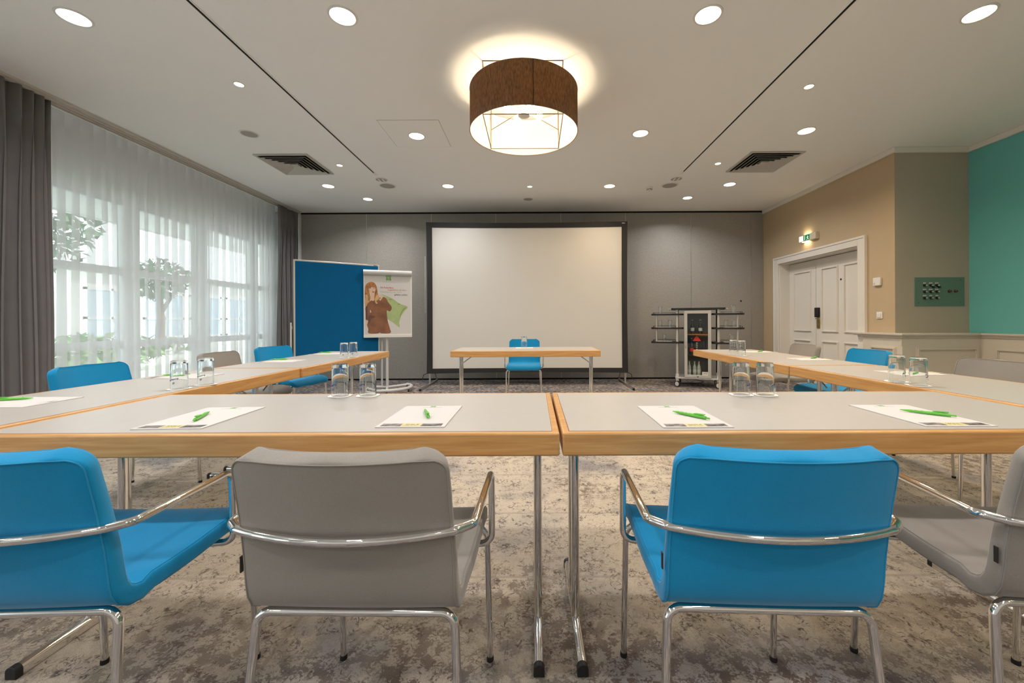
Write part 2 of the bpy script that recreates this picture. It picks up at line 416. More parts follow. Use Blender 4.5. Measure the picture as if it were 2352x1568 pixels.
# cornice
c = MB(); h0 = HC - 0.065
c.box(XR - 0.03, 4.67, h0, XR, YF - 0.01, HC - 0.001); c.box(XR, 4.67, h0, XT, 4.70, HC - 0.001); c.box(XT - 0.03, YB, h0, XT, 4.67, HC - 0.001)
struct(c.build('trim_2', M['trim'], bevel=0.004))
# door casing and leaves
c = MB()
for (y0, y1, z0, z1) in ((5.105, DY0, 0, 2.12), (DY1, 7.011, 0, 2.12), (DY0, DY1, DZ, 2.12)):
    c.box(XR - 0.03, y0, z0, XR + 0.001, y1, z1)
c.box(XR - 0.04, 5.085, 0, XR, 5.105, 2.15); c.box(XR - 0.04, 7.011, 0, XR, 7.031, 2.15); c.box(XR - 0.04, 5.105, 2.12, XR, 7.011, 2.15)
for y0, y1 in ((DY0 - 0.001, DY0 + 0.01), (DY1 - 0.01, DY1 + 0.001)): c.box(XR, y0, 0, 4.47, y1, DZ)
c.box(XR, DY0, DZ - 0.01, 4.47, DY1, DZ + 0.001)
struct(c.build('trim_3', M['trim'], bevel=0.004))
def molding(mb, T, w, h, t=0.022, d=0.012):
    "raised picture-frame moulding, w x h, in the XY plane of T, rising to +Z"
    mb.ring(0, 0, w, h, t, 0, d, None, T); mb.ring(t * 0.35, t * 0.35, w - t * 0.35, h - t * 0.35, t * 0.5, d, d * 1.7, None, T)
def faceX(x, y, z):      # plane facing -X : local x -> -Y ; local y -> Z ; local z -> -X
    return Matrix(((0, 0, -1, x), (-1, 0, 0, y), (0, 1, 0, z), (0, 0, 0, 1)))
def faceY(x, y, z):      # plane facing -Y : local x -> X ; local y -> Z ; local z -> -Y
    return Matrix(((1, 0, 0, x), (0, 0, -1, y), (0, 1, 0, z), (0, 0, 0, 1)))
XD = 4.41
def leaf(n, y0, y1, pans):
    d = struct(MB().box(XD, y0, 0.008, XD + 0.045, y1, DZ - 0.018).build('door_%d' % n, M['trim']))
    for (a, b) in pans:
        p = MB(); molding(p, faceX(XD, b, 0.889), b - a, 0.976); molding(p, faceX(XD, b, 0.16), b - a, 0.597)
        p.build('panel_moulding', M['trim'], d)
    return d
leaf(1, 6.258, DY1 - 0.012, [(6.353, 6.774)])
d2 = leaf(2, DY0 + 0.012, 6.250, [(5.791, 6.124), (5.27, 5.684)])
MB().box(4.462, DY0, 0.0, 4.475, DY1, DZ).build('door_backing', M['gap'], d2)
MB().box(XD - 0.045, 6.165, 1.115, XD, 6.235, 1.265).build('card_lock', M['black'], d2, bevel=0.006)
hb = MB().box(XD - 0.012, 6.165, 0.945, XD, 6.230, 1.118, None)
hb.box(XD - 0.02, 6.185, 0.985, XD - 0.01, 6.215, 1.02)
hb.build('lock_plate', M['brass'], d2, bevel=0.003)
MB().tube(fillet([(XD - 0.005, 6.20, 1.095), (XD - 0.055, 6.20, 1.095), (XD - 0.055, 6.10, 1.095)], 0.014), 0.009, 10).build('door_handle', M['brass'], d2)
MB().lathe([(0, 0), (0.014, 0), (0.014, 0.004), (0.0, 0.006)], 16, None, faceX(XD, 5.745, 1.655)).build('peephole', M['black'], d2)
# wainscot
AX, GY, TX = 4.19, 4.555, 5.08
c = MB()
c.box(AX, GY, 0, XR + 0.001, 5.10, 0.87); c.box(XR + 0.001, GY, 0, TX, 4.70, 0.87); c.box(TX, YB, 0, XT, GY, 0.87)
w1 = struct(c.build('wall_wainscot', M['wain']))
def rail(mb, ex, z0, z1):
    mb.box(AX - ex, GY - ex, z0, XR, 5.10 + (0.12 if z0 > 0.87 else 0.0), z1)
    mb.box(XR, GY - ex, z0, TX, 4.70, z1); mb.box(TX - ex, YB, z0, XT, GY - ex, z1)
c = MB(); rail(c, 0.040, 0.893, 0.915); rail(c, 0.028, 0.879, 0.893); rail(c, 0.015, 0.862, 0.879)
struct(c.build('trim_4', M['wain'], bevel=0.003))
c = MB()
molding(c, faceX(AX, 4.98, 0.14), 0.35, 0.615, 0.03); molding(c, faceY(4.343, GY, 0.14), 0.70, 0.615, 0.03)
for k in range(5): molding(c, faceX(TX, 4.40 - 1.5 * k, 0.14), 1.35, 0.615, 0.03)
c.box(AX - 0.008, GY, 0.78, AX, GY + 0.02, 0.86)
c.build('panel_moulding', M['wain'], w1)
c = MB(); c.box(AX - 0.012, GY - 0.012, 0, XR, 5.10, 0.09); c.box(XR, GY - 0.012, 0, TX, 4.70, 0.09); c.box(TX - 0.012, YB, 0, XT, GY - 0.012, 0.09)
struct(c.build('baseboard_right', M['wain']))
struct(MB().box(XR - 0.012, 7.016, 0, XR, YF - 0.01, 0.09).build('baseboard_corner', M['wain']))
# ceiling tracks
for i, x in ((5, -2.151), (6, 2.033)):
    c = MB(); c.box(x - 0.009, YB, HC - 0.004, x + 0.009, 5.41, HC - 0.001)
    struct(c.build('trim_%d' % i, M['gap']))
    c = MB(); c.box(x + 0.010, YB, HC - 0.006, x + 0.016, 5.50, HC - 0.001); c.box(x - 0.016, YB, HC - 0.006, x - 0.010, 5.50, HC - 0.001)
    struct(c.build('trim_%d' % (i + 2), M['ceil']))

# ------------------------------------------------------------------ window wall
mull = [-3.05, -1.98, -0.91, 0.16, 1.23, 2.30, 3.37, 4.765, 5.77, 6.85, 7.32]  # bays behind the camera are unseen, added to let in more daylight
c = MB(); c.box(XL - 0.25, YB, 2.60, XL, YF + 0.3, HC); c.box(XL - 0.25, YB, 0, XL, YF + 0.3, 0.10)
c.box(XL - 0.25, 7.30, 0.10, XL, YF + 0.3, 2.60); c.box(XL - 0.25, YB, 0.10, XL, -3.05, 2.60)
struct(c.build('wall_left', M['plaster']))
for i in range(len(mull) - 1):
    y0, y1 = mull[i], mull[i + 1]
    f = MB(); x0, x1 = XL - 0.10, XL - 0.03
    f.box(x0, y0, 0.10, x1, y0 + 0.10, 2.60); f.box(x0, y1 - 0.10, 0.10, x1, y1, 2.60)
    for z0, z1 in ((0.10, 0.17), (0.787, 0.871), (1.632, 1.716), (2.44, 2.60)): f.box(x0, y0 + 0.10, z0, x1, y1 - 0.10, z1)
    w = struct(f.build('window_%d' % (i + 1), M['win']))
    g = MB().box(XL - 0.068, y0 + 0.10, 0.17, XL - 0.064, y1 - 0.10, 2.44)
    g.build('pane', M['pane'], w)
# curtain track
tr = MB(); tr.box(-4.40, YB + 0.02, HC - 0.022, -4.235, YF - 0.07, HC - 0.001)
for x in (-4.375, -4.325, -4.275): tr.box(x - 0.006, YB + 0.02, HC - 0.034, x + 0.006, YF - 0.07, HC - 0.022)
tag(tr.build('curtain_track', mat('track_aluminium', (0.56, 0.52, 0.46), 0.5)), 'long beige curtain track along the ceiling above the window curtains', 'curtain rail')
def folded(y0, y1, x0, seed, zt=3.055, zb=0.02, step=0.11, back=0.045):
    "sheer with flat overlapping pleats; the overlaps drift and open towards the hem"
    rnd = random.Random(seed); mb = MB(); y = y0; k = 0; rows = 15
    cols = []          # list of (y_top, y_bottom, x)
    cols.append((y, y, x0))
    while y < y1 - 0.02:
        a = step * rnd.uniform(0.75, 1.25); b = back * rnd.uniform(0.7, 1.3)
        dt = rnd.uniform(-0.015, 0.025)
        w = rnd.uniform(-0.03, 0.03)
        cols.append((y + a, y + a + dt + w, x0 + 0.004)); cols.append((y + a - b, y + a - b - dt + w, x0 - 0.014)); y = y + a
        k += 1
    cols.append((y + 0.02, y + 0.02, x0))
    # subdivide each strip with a soft bow
    dense = []
    for i in range(len(cols) - 1):
        (ta, ba, xa), (tb, bb, xb) = cols[i], cols[i + 1]
        n = 4
        for j in range(n):
            t = j / n; bow = math.sin(math.pi * t) * 0.012 * (1 if xb >= xa else -1)
            dense.append((ta + (tb - ta) * t, ba + (bb - ba) * t, xa + (xb - xa) * t + bow, t))
    dense.append((*cols[-1], 0))
    vs = []; fs = []
    for r in range(rows):
        s = r / (rows - 1); z = zt + (zb - zt) * s
        for (yt, yb_, x, t) in dense:
            q = s ** 0.8
            vs.append((x + 0.02 * math.sin(yt * 3.1 + 1.0) * s + 0.012 * math.sin(yt * 11.0) * s, yt + (yb_ - yt) * q, z))
    n = len(dense)
    for r in range(rows - 1):
        for i in range(n - 1): fs.append((r * n + i, r * n + i + 1, (r + 1) * n + i + 1, (r + 1) * n + i))
    return mb.add(vs, fs)
tag(folded(3.45, 6.80, -4.40, 3).build('sheer_curtain', M['sheer'], smooth=60), 'white pleated sheer curtain hanging across the windows on the left', 'curtain')
tag(folded(-3.0, 2.50, -4.40, 5).build('sheer_curtain', M['sheer'], smooth=60), 'white sheer curtain at the windows behind the camera, left of the near dark drape', 'curtain')
def drape(y0, y1, x0, n, seed, zt=3.052, zb=0.015, amp=0.045, spread=0.0):
    rnd = random.Random(seed); per = 10; vs = []; fs = []; rows = 12
    ph = [rnd.uniform(0.6, 1.25) for _ in range(n + 1)]; sk = [rnd.uniform(-1, 1) for _ in range(n + 1)]
    cum = [0]
    for a in ph: cum.append(cum[-1] + a)
    tot = cum[n]
    for r in range(rows):
        s = r / (rows - 1); z = zt + (zb - zt) * s
        for i in range(n * per + 1):
            k = min(i // per, n - 1); t = (i - k * per) / per
            y = y0 + (y1 - y0) * (cum[k] + ph[k] * t) / tot
            a = amp * ph[k] * (0.55 + 0.45 * min(1, s * 6))
            x = x0 + a * math.sin(2 * math.pi * t + 0.4 * sk[k]) + 0.012 * math.sin(6 * s + k)
            yy = y + 0.022 * math.sin(4 * math.pi * t) * min(1, s * 4) + (0.02 * sk[k] * s if 0 < i < n * per else 0)
            vs.append((x, yy + (spread * s if i == n * per else 0), z))
    m = n * per + 1
    for r in range(rows - 1):
        for i in range(m - 1): fs.append((r * m + i, r * m + i + 1, (r + 1) * m + i + 1, (r + 1) * m + i))
    return MB().add(vs, fs)
def drape_obj(o):
    s = o.modifiers.new('thickness', 'SOLIDIFY'); s.thickness = 0.004; return o
tag(drape_obj(drape(2.62, 3.56, -4.28, 11, 4).build('drape', M['curtain'], smooth=80)), 'dark grey floor-length drape gathered at the near end of the windows, nearest the camera', 'curtain', 'dark grey drapes')
tag(drape_obj(drape(6.72, 7.27, -4.28, 9, 9, amp=0.038).build('drape', M['curtain'], smooth=80)), 'dark grey floor-length drape gathered in the far corner behind the blue pinboard', 'curtain', 'dark grey drapes')

# ------------------------------------------------------------------ outdoors
gm = mat('lawn_and_paving', (0.56, 0.58, 0.50), 0.9, var=0.35, vs=0.5)
struct(MB().box(-60, -20, -0.25, -5.0, 60, -0.15).build('ground', gm))
struct(MB().box(-7.6, -20, -0.15, -5.0, 60, -0.08).build('terrace', mat('pale_paving', (0.62, 0.61, 0.58), 0.8, var=0.08, vs=3)))
so = thing('roof_overhang', 'pale slatted roof overhang outside above the windows', 'roof', (-6.0, 4, 2.75))
MB().box(-0.95, -12, 0.03, 1.0, 14, 0.12).build('roof_deck', M['plaster'], so)
sl = MB()
for k in range(20): sl.box(-0.94 + k * 0.096, -12, 0.0, -0.94 + k * 0.096 + 0.08, 14, 0.03)
sl.build('soffit_boards', mat('soffit_white', (0.70, 0.72, 0.72), 0.6), so)
MB().box(-1.0, -12, -0.02, -0.95, 14, 0.2).build('fascia', M['plaster'], so)
fo = mat('foliage', (0.045, 0.115, 0.045), 0.7, var=0.5, vs=3)
fo2 = mat('hedge_foliage', (0.13, 0.25, 0.07), 0.7, var=0.4, vs=3)
bark = mat('bark', (0.12, 0.09, 0.07), 0.9, var=0.2)
def crown(cx, cy, cz, rx, ry, rz, n, seed, lf=0.16):
    rnd = random.Random(seed); mb = MB()
    for k in range(n):
        while True:
            p = Vector((rnd.uniform(-1, 1), rnd.uniform(-1, 1), rnd.uniform(-1, 1)))
            if p.length < 1: break
        p = Vector((cx + p.x * rx, cy + p.y * ry, cz + p.z * rz))
        A = Matrix.Rotation(rnd.uniform(0, 6.28), 4, Vector((rnd.uniform(-1, 1), rnd.uniform(-1, 1), rnd.uniform(-1, 1) + 0.01)).normalized())
        s = lf * rnd.uniform(0.6, 1.3); T = Tr(p) @ A
        mb.add([(-s, 0, 0), (0, -s * 0.45, s * 0.1), (s, 0, 0), (0, s * 0.45, s * 0.1)], [(0, 1, 2, 3)], None, T)
    return mb
for i, (x, y, z, rx, ry, rz, n, lab) in enumerate(((-12.6, 9.2, 3.9, 1.9, 1.9, 1.6, 1700, 'dark green tree outside the nearest window behind the sheer curtain'),
                                    (-14.6, 15.6, 3.0, 1.0, 1.0, 0.8, 600, 'low dark green tree outside beyond the middle window'),
                                    (-12.5, 4.0, 3.4, 2.2, 2.2, 1.8, 1500, 'dark green tree outside hidden largely by the near drape'))):
    t = thing('tree', lab, 'tree', (x, y, -0.2), 0, 'trees outside the windows')
    crown(0, 0, z, rx, ry, rz, n, i + 20).build('crown', fo, t, smooth=0)
    tk = MB().tube([(0, 0, 0), (0.05, 0.03, 1.4), (0, 0, z)], 0.14, 10, rad=[0.17, 0.13, 0.06])
    for a in range(5):
        th = a * 1.3; tk.tube([(0.03, 0, 1.5 + a * 0.25), (math.cos(th) * 1.1, math.sin(th) * 1.1, z + 0.2)], 0.04, 6, rad=[0.05, 0.015])
    tk.build('trunk', bark, t)
hd = thing('hedge', 'pale green hedge outside the windows beyond the terrace', 'hedge', (-10.5, 6.0, -0.2))
crown(0, 0, 0.55, 0.7, 6.5, 0.55, 2600, 60, 0.15).build('leaves', fo2, hd, smooth=0)
MB().tube([(0, 0, 0), (0, 0, 0.5)], 0.04, 8).build('stem', bark, hd)
bd = thing('building', 'low pale building with wide bluish windows across the garden outside', 'building', (-18, 22, -0.15))
MB().box(-4, -6.5, 0, 0, 9, 3.3).build('wall', M['plaster'], bd)
MB().box(-4.3, -6.8, 3.3, 0.4, 9.3, 3.5).build('roof', M['win'], bd)
bw = mat('blue_window_glass', (0.36, 0.52, 0.68), 0.2)
for k in range(6):
    y = -6.0 + k * 2.45
    f = MB()
    for (a, b_, z0, z1) in ((0, 2.1, 0.5, 0.6), (0, 2.1, 1.4, 1.5), (0, 2.1, 2.6, 2.7), (0, 0.1, 0.5, 2.7), (1.0, 1.1, 0.5, 2.7), (2.0, 2.1, 0.5, 2.7)): f.box(0, y + a, z0, 0.08, y + b_, z1)
    w = f.build('window_frame', M['win'], bd); MB().box(0.01, y + 0.08, 0.55, 0.03, y + 2.02, 2.65).build('window_pane', bw, w)

# ------------------------------------------------------------------ ceiling lamps
def make_lamp(r, lens, depth=0.0):
    t = bpy.data.objects.new('downlight', None); col.objects.link(t)
    MB().lathe([(r * 0.98, 0.0), (r * 1.02, -0.006), (r * 1.16, -0.006), (r * 1.20, 0.0)], 40, None).build('trim_ring', M['whitep'], t)
    MB().lathe([(0.0, -0.003), (r * 0.99, -0.003), (r * 0.99, -0.001), (0.0, -0.001)], 40, None).build('lamp_lens', lens, t)
    return t
protos = {}
def lamp(x, y, r, kind, label, power=1.0, group='recessed ceiling lamps'):
    lens = {'w': M['lens_w'], 'y': M['lens_y'], 'o': M['seal']}[kind]
    key = (r, kind)
    if key not in protos: protos[key] = make_lamp(r, lens); t = protos[key]
    else: t = copy_tree(protos[key])
    t.location = (x, y, HC - 0.0005); tag(t, label, 'ceiling lamp', group)
    if kind != 'o':
        l = bpy.data.lights.new('lamp_light', 'AREA'); l.shape = 'DISK'; l.size = r * 1.8; l.energy = LAMP * power
        l.color = WHITE_L if kind == 'w' else WARM_L; l.spread = R(150)
        o = bpy.data.objects.new('lamp_light', l); col.objects.link(o); o.location = (x, y, HC - 0.010)
    return t
lamp(-3.02, 2.64, 0.078, 'w', 'lit white ceiling lamp at the top left of the photo, leftmost of the nearest row')
lamp(-1.25, 2.64, 0.078, 'w', 'lit bright white ceiling lamp up left of the drum shade, in the nearest row')
lamp(1.16, 2.645, 0.078, 'w', 'lit bright white ceiling lamp up right of the drum shade, in the nearest row')
lamp(2.95, 2.645, 0.078, 'y', 'lit warm ceiling lamp at the top right of the photo, rightmost of the nearest row', 1.3)
lamp(-3.03, 4.28, 0.078, 'o', 'unlit round ceiling lamp above the left air vent')
lamp(-1.262, 4.347, 0.078, 'w', 'lit bright white ceiling lamp set inside the square access panel')
lamp(1.158, 4.31, 0.078, 'y', 'lit warm ceiling lamp right of the drum shade with a clear rim', 0.8)
lamp(2.915, 4.27, 0.078, 'y', 'lit warm ceiling lamp above the right air vent', 1.2)
lamp(-3.033, 5.93, 0.078, 'w', 'lit white ceiling lamp below the left air vent')
lamp(-1.266, 5.955, 0.078, 'w', 'lit white ceiling lamp over the left edge of the projection screen')
lamp(1.142, 5.988, 0.078, 'y', 'lit warm ceiling lamp over the right part of the projection screen')
lamp(2.913, 5.937, 0.078, 'w', 'lit white ceiling lamp below the right air vent')
lamp(-2.711, 6.568, 0.07, 'w', 'lit white ceiling lamp closest to the front wall on the left')
lamp(2.534, 6.579, 0.07, 'w', 'lit white ceiling lamp closest to the front wall on the right')
lamp(-2.484, 3.388, 0.035, 'y', 'small lit spot beside the left ceiling slot, nearest on the left', 0.25, 'small ceiling spots')
lamp(2.386, 3.459, 0.035, 'y', 'small lit spot beside the right ceiling slot, nearest on the right', 0.25, 'small ceiling spots')
lamp(-2.484, 5.144, 0.035, 'y', 'small lit spot just right of the left air vent', 0.25, 'small ceiling spots')
lamp(2.375, 5.145, 0.035, 'y', 'small lit spot just left of the right air vent', 0.25, 'small ceiling spots')
lamp(-0.05, 5.99, 0.035, 'y', 'small lit spot above the middle of the projection screen', 0.25, 'small ceiling spots')
lamp(-0.084, 6.609, 0.07, 'o', 'unlit round ceiling lamp above the middle of the projection screen')
for x in (-3.03, -1.25, 1.16, 2.95):  # unseen lamps carry the grid on, added to brighten the room
    for y in (0.95, -0.75, -2.3):
        lamp(x, y, 0.078, 'y' if x > 2 else 'w', 'added unseen ceiling lamp, %s, %s' % ({0.95: 'just above the camera', -0.75: 'close behind the camera', -2.3: 'near the back wall'}[y], {-3.03: 'by the windows', -1.25: 'left of the middle', 1.16: 'right of the middle', 2.95: 'by the teal wall'}[x]), 1.0)

# ceiling fittings
def disc(name, x, y, r, m, label, cat, slots=False):
    t = thing(name, label, cat, (x, y, HC - 0.0005))
    MB().lathe([(r * 0.9, -0.008), (r, -0.008), (r * 1.08, 0.0)], 40).build('rim', M['whitep'], t)
    MB().lathe([(0, -0.006), (r * 0.92, -0.006), (r * 0.92, -0.001), (0, -0.001)], 40).build('grille', m, t)
    if slots:
        s = MB()
        for k in (-1, 1): s.box(k * r * 0.35 - 0.012, -r * 0.6, -0.014, k * r * 0.35 + 0.012, r * 0.6, -0.006)
        s.build('vane', M['whitep'], t)
disc('round_vent', -2.147, 5.669, 0.08, M['seal'], 'round white slotted vent at the end of the left ceiling slot', 'ceiling vent', True)
disc('round_vent', 2.032, 5.69, 0.08, M['seal'], 'round white slotted vent at the end of the right ceiling slot', 'ceiling vent', True)
disc('ceiling_speaker', -2.154, 5.923, 0.115, M['seal'], 'round grey ceiling speaker left of the screen', 'speaker')
disc('ceiling_speaker', 2.032, 5.962, 0.115, M['seal'], 'round grey ceiling speaker right of the screen beside the smoke detector', 'speaker')
t = thing('smoke_detector', 'small white smoke detector on the ceiling above the screen right edge', 'smoke detector', (1.759, 6.06, HC - 0.0005))
MB().lathe([(0.055, 0), (0.055, -0.012), (0.045, -0.02), (0.04, -0.022), (0.036, -0.045), (0.02, -0.055), (0, -0.056)], 32).build('housing', M['whitep'], t)
s = MB()
for k in range(8):
    a = k * math.pi / 4; s.box(-0.008, -0.0405, -0.04, 0.008, -0.0375, -0.028, None, Rz(a))
s.build('sensor_slot', M['gap'], t)
def vent(x, y, label):
    t = thing('air_vent', label, 'air vent', (x, y, HC - 0.0005), 0, 'square ceiling air vents')
    MB().box(-0.3, -0.3, -0.004, 0.3, 0.3, -0.001).build('backing', M['gap'], t)
    MB().ring(-0.325, -0.325, 0.325, 0.325, 0.03, -0.012, -0.001).build('frame', M['vent'], t)
    for k in range(5):
        a = 0.285 - k * 0.048; b_ = a - 0.036
        P = [(-a, -a), (a, -a), (a, a), (-a, a)]; Q = [(-b_, -b_), (b_, -b_), (b_, b_), (-b_, b_)]
        vs = [(*p, -0.030) for p in P] + [(*q, -0.008) for q in Q] + [(*p, -0.027) for p in P] + [(*q, -0.005) for q in Q]
        fs = []
        for i in range(4):
            n = (i + 1) % 4
            fs += [(i, n, 4 + n, 4 + i), (8 + n, 8 + i, 12 + i, 12 + n), (i, 8 + i, 8 + n, n), (4 + i, 4 + n, 12 + n, 12 + i)]
        MB().add(vs, fs).build('louvre', M['vent'], t)
    MB().box(-0.04, -0.04, -0.02, 0.04, 0.04, -0.005).build('centre_plate', M['vent'], t)
vent(-3.03, 5.115, 'square louvred air vent in the ceiling on the left')
vent(2.934, 5.105, 'square louvred air vent in the ceiling on the right')
t = thing('access_panel', 'square flush access panel in the ceiling left of the drum shade', 'ceiling panel', (-1.253, 4.31, HC - 0.0005))
MB().box(-0.310, -0.307, -0.001, 0.310, 0.307, -0.0002).build('gap_line', mat('hatch_gap', (0.2, 0.19, 0.18), 0.9), t)
MB().box(-0.307, -0.304, -0.002, 0.307, 0.304, -0.0009).build('plate', M['ceil'], t)

# drum pendant
LX, LY, LR, LZ0, LZ1 = -0.076, 3.41, 0.455, 2.671, 3.015
def drum(x, y, label):
    t = thing('drum_lamp', label, 'lamp', (x, y, LZ0))
    H = LZ1 - LZ0
    MB().lathe([(LR, 0), (LR, H), (LR - 0.002, H), (LR - 0.002, 0)], 96, closed=True).build('lamp_shade', M['shade'], t)
    MB().lathe([(LR - 0.004, 0.003), (LR - 0.004, H - 0.003)], 96).build('shade_lining', M['lining'], t)
    sm = MB()
    for a in (-80, 20, 150): sm.box(-0.003, -LR - 0.003, 0, 0.003, -LR + 0.001, H, None, Rz(R(a + 90)))
    sm.build('shade_seam', mat('dark_seam', (0.03, 0.025, 0.02), 0.8), t)
    rm = MB()
    for z in (0, H):
        rm.tube([(LR * math.cos(k * math.pi / 32), LR * math.sin(k * math.pi / 32), z) for k in range(65)], 0.0025, 6)
    rm.build('shade_rim', mat('brown_rim', (0.16, 0.10, 0.05), 0.6), t)
    fr = MB(); q = 0.31; ht = HC - LZ0 - 0.002
    br = mat('bronze_wire', (0.20, 0.14, 0.08), 0.4, 0.6)
    P = [(-q, -q), (q, -q), (q, q), (-q, q)]
    for i in range(4):
        n = (i + 1) % 4
        fr.tube([(*P[i], 0.005), (*P[n], 0.005)], 0.004, 8); fr.tube([(*P[i], ht), (*P[n], ht)], 0.004, 8); fr.tube([(*P[i], 0.005), (*P[i], ht)], 0.004, 8)
        fr.tube([(*P[i], 0.18), (0, 0, 0.20)], 0.0035, 8)
    fr.build('wire_frame', br, t)
    hub = MB().lathe([(0, 0.15), (0.05, 0.15), (0.055, 0.17), (0.05, 0.21), (0, 0.21)], 32); hub.tube([(0, 0, 0.2), (0, 0, ht)], 0.009, 10)
    hub.lathe([(0, ht - 0.03), (0.05, ht - 0.02), (0.055, ht), (0, ht)], 24)
    for k in range(4):
        a = R(25 + 90 * k); d = Vector((math.cos(a), math.sin(a), 0.0)); hub.tube([d * 0.03 + Vector((0, 0, 0.18)), d * 0.115 + Vector((0, 0, 0.18))], 0.018, 14)
    hub.build('socket_hub', M['whitep'], t)
    for k in range(4):
        a = R(25 + 90 * k)
        MB().lathe([(0.0, -0.033), (0.012, -0.031), (0.022, -0.024), (0.029, -0.012), (0.031, 0.0), (0.029, 0.012), (0.022, 0.024), (0.012, 0.031), (0, 0.033)], 20, None,
                   Tr((0.145 * math.cos(a), 0.145 * math.sin(a), 0.18))).build('light_bulb', M['bulb'], t)
drum(LX, LY, 'large round brown drum-shade ceiling lamp with lit bulbs')

# ------------------------------------------------------------------ tables
def table(name, label, x, y, rz, L_, D, group=None, zt=0.751):
    t = thing(name, label, 'table', (x, y, 0), rz, group)
    hl, hd_ = L_ / 2, D / 2
    MB().box(-hl + 0.022, -hd_ + 0.022, zt - 0.05, hl - 0.022, hd_ - 0.022, zt).build('tabletop', M['laminate'], t)
    MB().ring(-hl, -hd_, hl, hd_, 0.0225, zt - 0.068, zt - 0.0005).build('edge_band', M['wood'], t, bevel=0.006, seg=3)
    for sx in (-1, 1):
        px = sx * (hl - 0.062)
        for sy in (-1, 1):
            MB().tube([(px, sy * 0.058, 0.02), (px, sy * 0.058, zt - 0.055)], 0.0145, 20).build('leg', M['chrome'], t)
        D_ = [(-0.015, 0.0), (0.015, 0.0), (0.015, 0.020)] + [(0.015 * math.cos(a), 0.020 + 0.015 * math.sin(a)) for a in [k * math.pi / 8 for k in range(1, 8)]] + [(-0.015, 0.020)]
        T = Matrix(((1, 0, 0, px), (0, 0, -1, 0), (0, 1, 0, 0.002), (0, 0, 0, 1)))
        f = MB().prism(D_, -0.262, 0.262, None, T).build('foot', M['chrome'], t)
        for sy in (-1, 1):
            D2 = [(a * 1.12, b_ * 1.06 - 0.0005) for a, b_ in D_]
            z = sorted((sy * 0.255, sy * 0.275)); MB().prism(D2, z[0], z[1], None, T).build('foot_cap', M['rubber'], f, bevel=0.002)
        MB().tube([(px - sx * 0.01, 0, zt - 0.17), (px - sx * 0.17, 0, zt - 0.055)], 0.0055, 8).build('brace', M['steel'], t)
        MB().box(px - 0.03, -0.11, zt - 0.062, px + 0.03, 0.11, zt - 0.05).build('leg_bracket', M['black'], t)
    return t
G = 'beech edged conference tables'
LF = 1.713
table('conference_table', 'front left conference table behind the blue and grey chairs nearest the camera', -0.7835, 1.4775, 0, LF, 0.655, G)
table('conference_table', 'front right conference table behind the blue and grey chairs nearest the camera', 0.9375, 1.4775, 0, LF, 0.655, G)
table('conference_table', 'near table of the left row, beside the windows', -1.985, 1.970, R(90 - 0.9), 1.70, 0.66, G)
table('conference_table', 'far table of the left row, in front of the blue pinboard', -1.945, 3.633, R(90 - 0.9), 1.62, 0.66, G)
table('conference_table', 'near table of the right row, beside the wall with the key switch plate', 2.135, 1.998, R(90 + 0.9), 1.65, 0.655, G)
table('conference_table', 'far table of the right row, beside the white double door', 2.105, 3.637, R(90 + 0.9), 1.62, 0.655, G)
table('conference_table', 'table standing alone in front of the projection screen', -0.092, 4.705, 0, 1.646, 0.65, G)

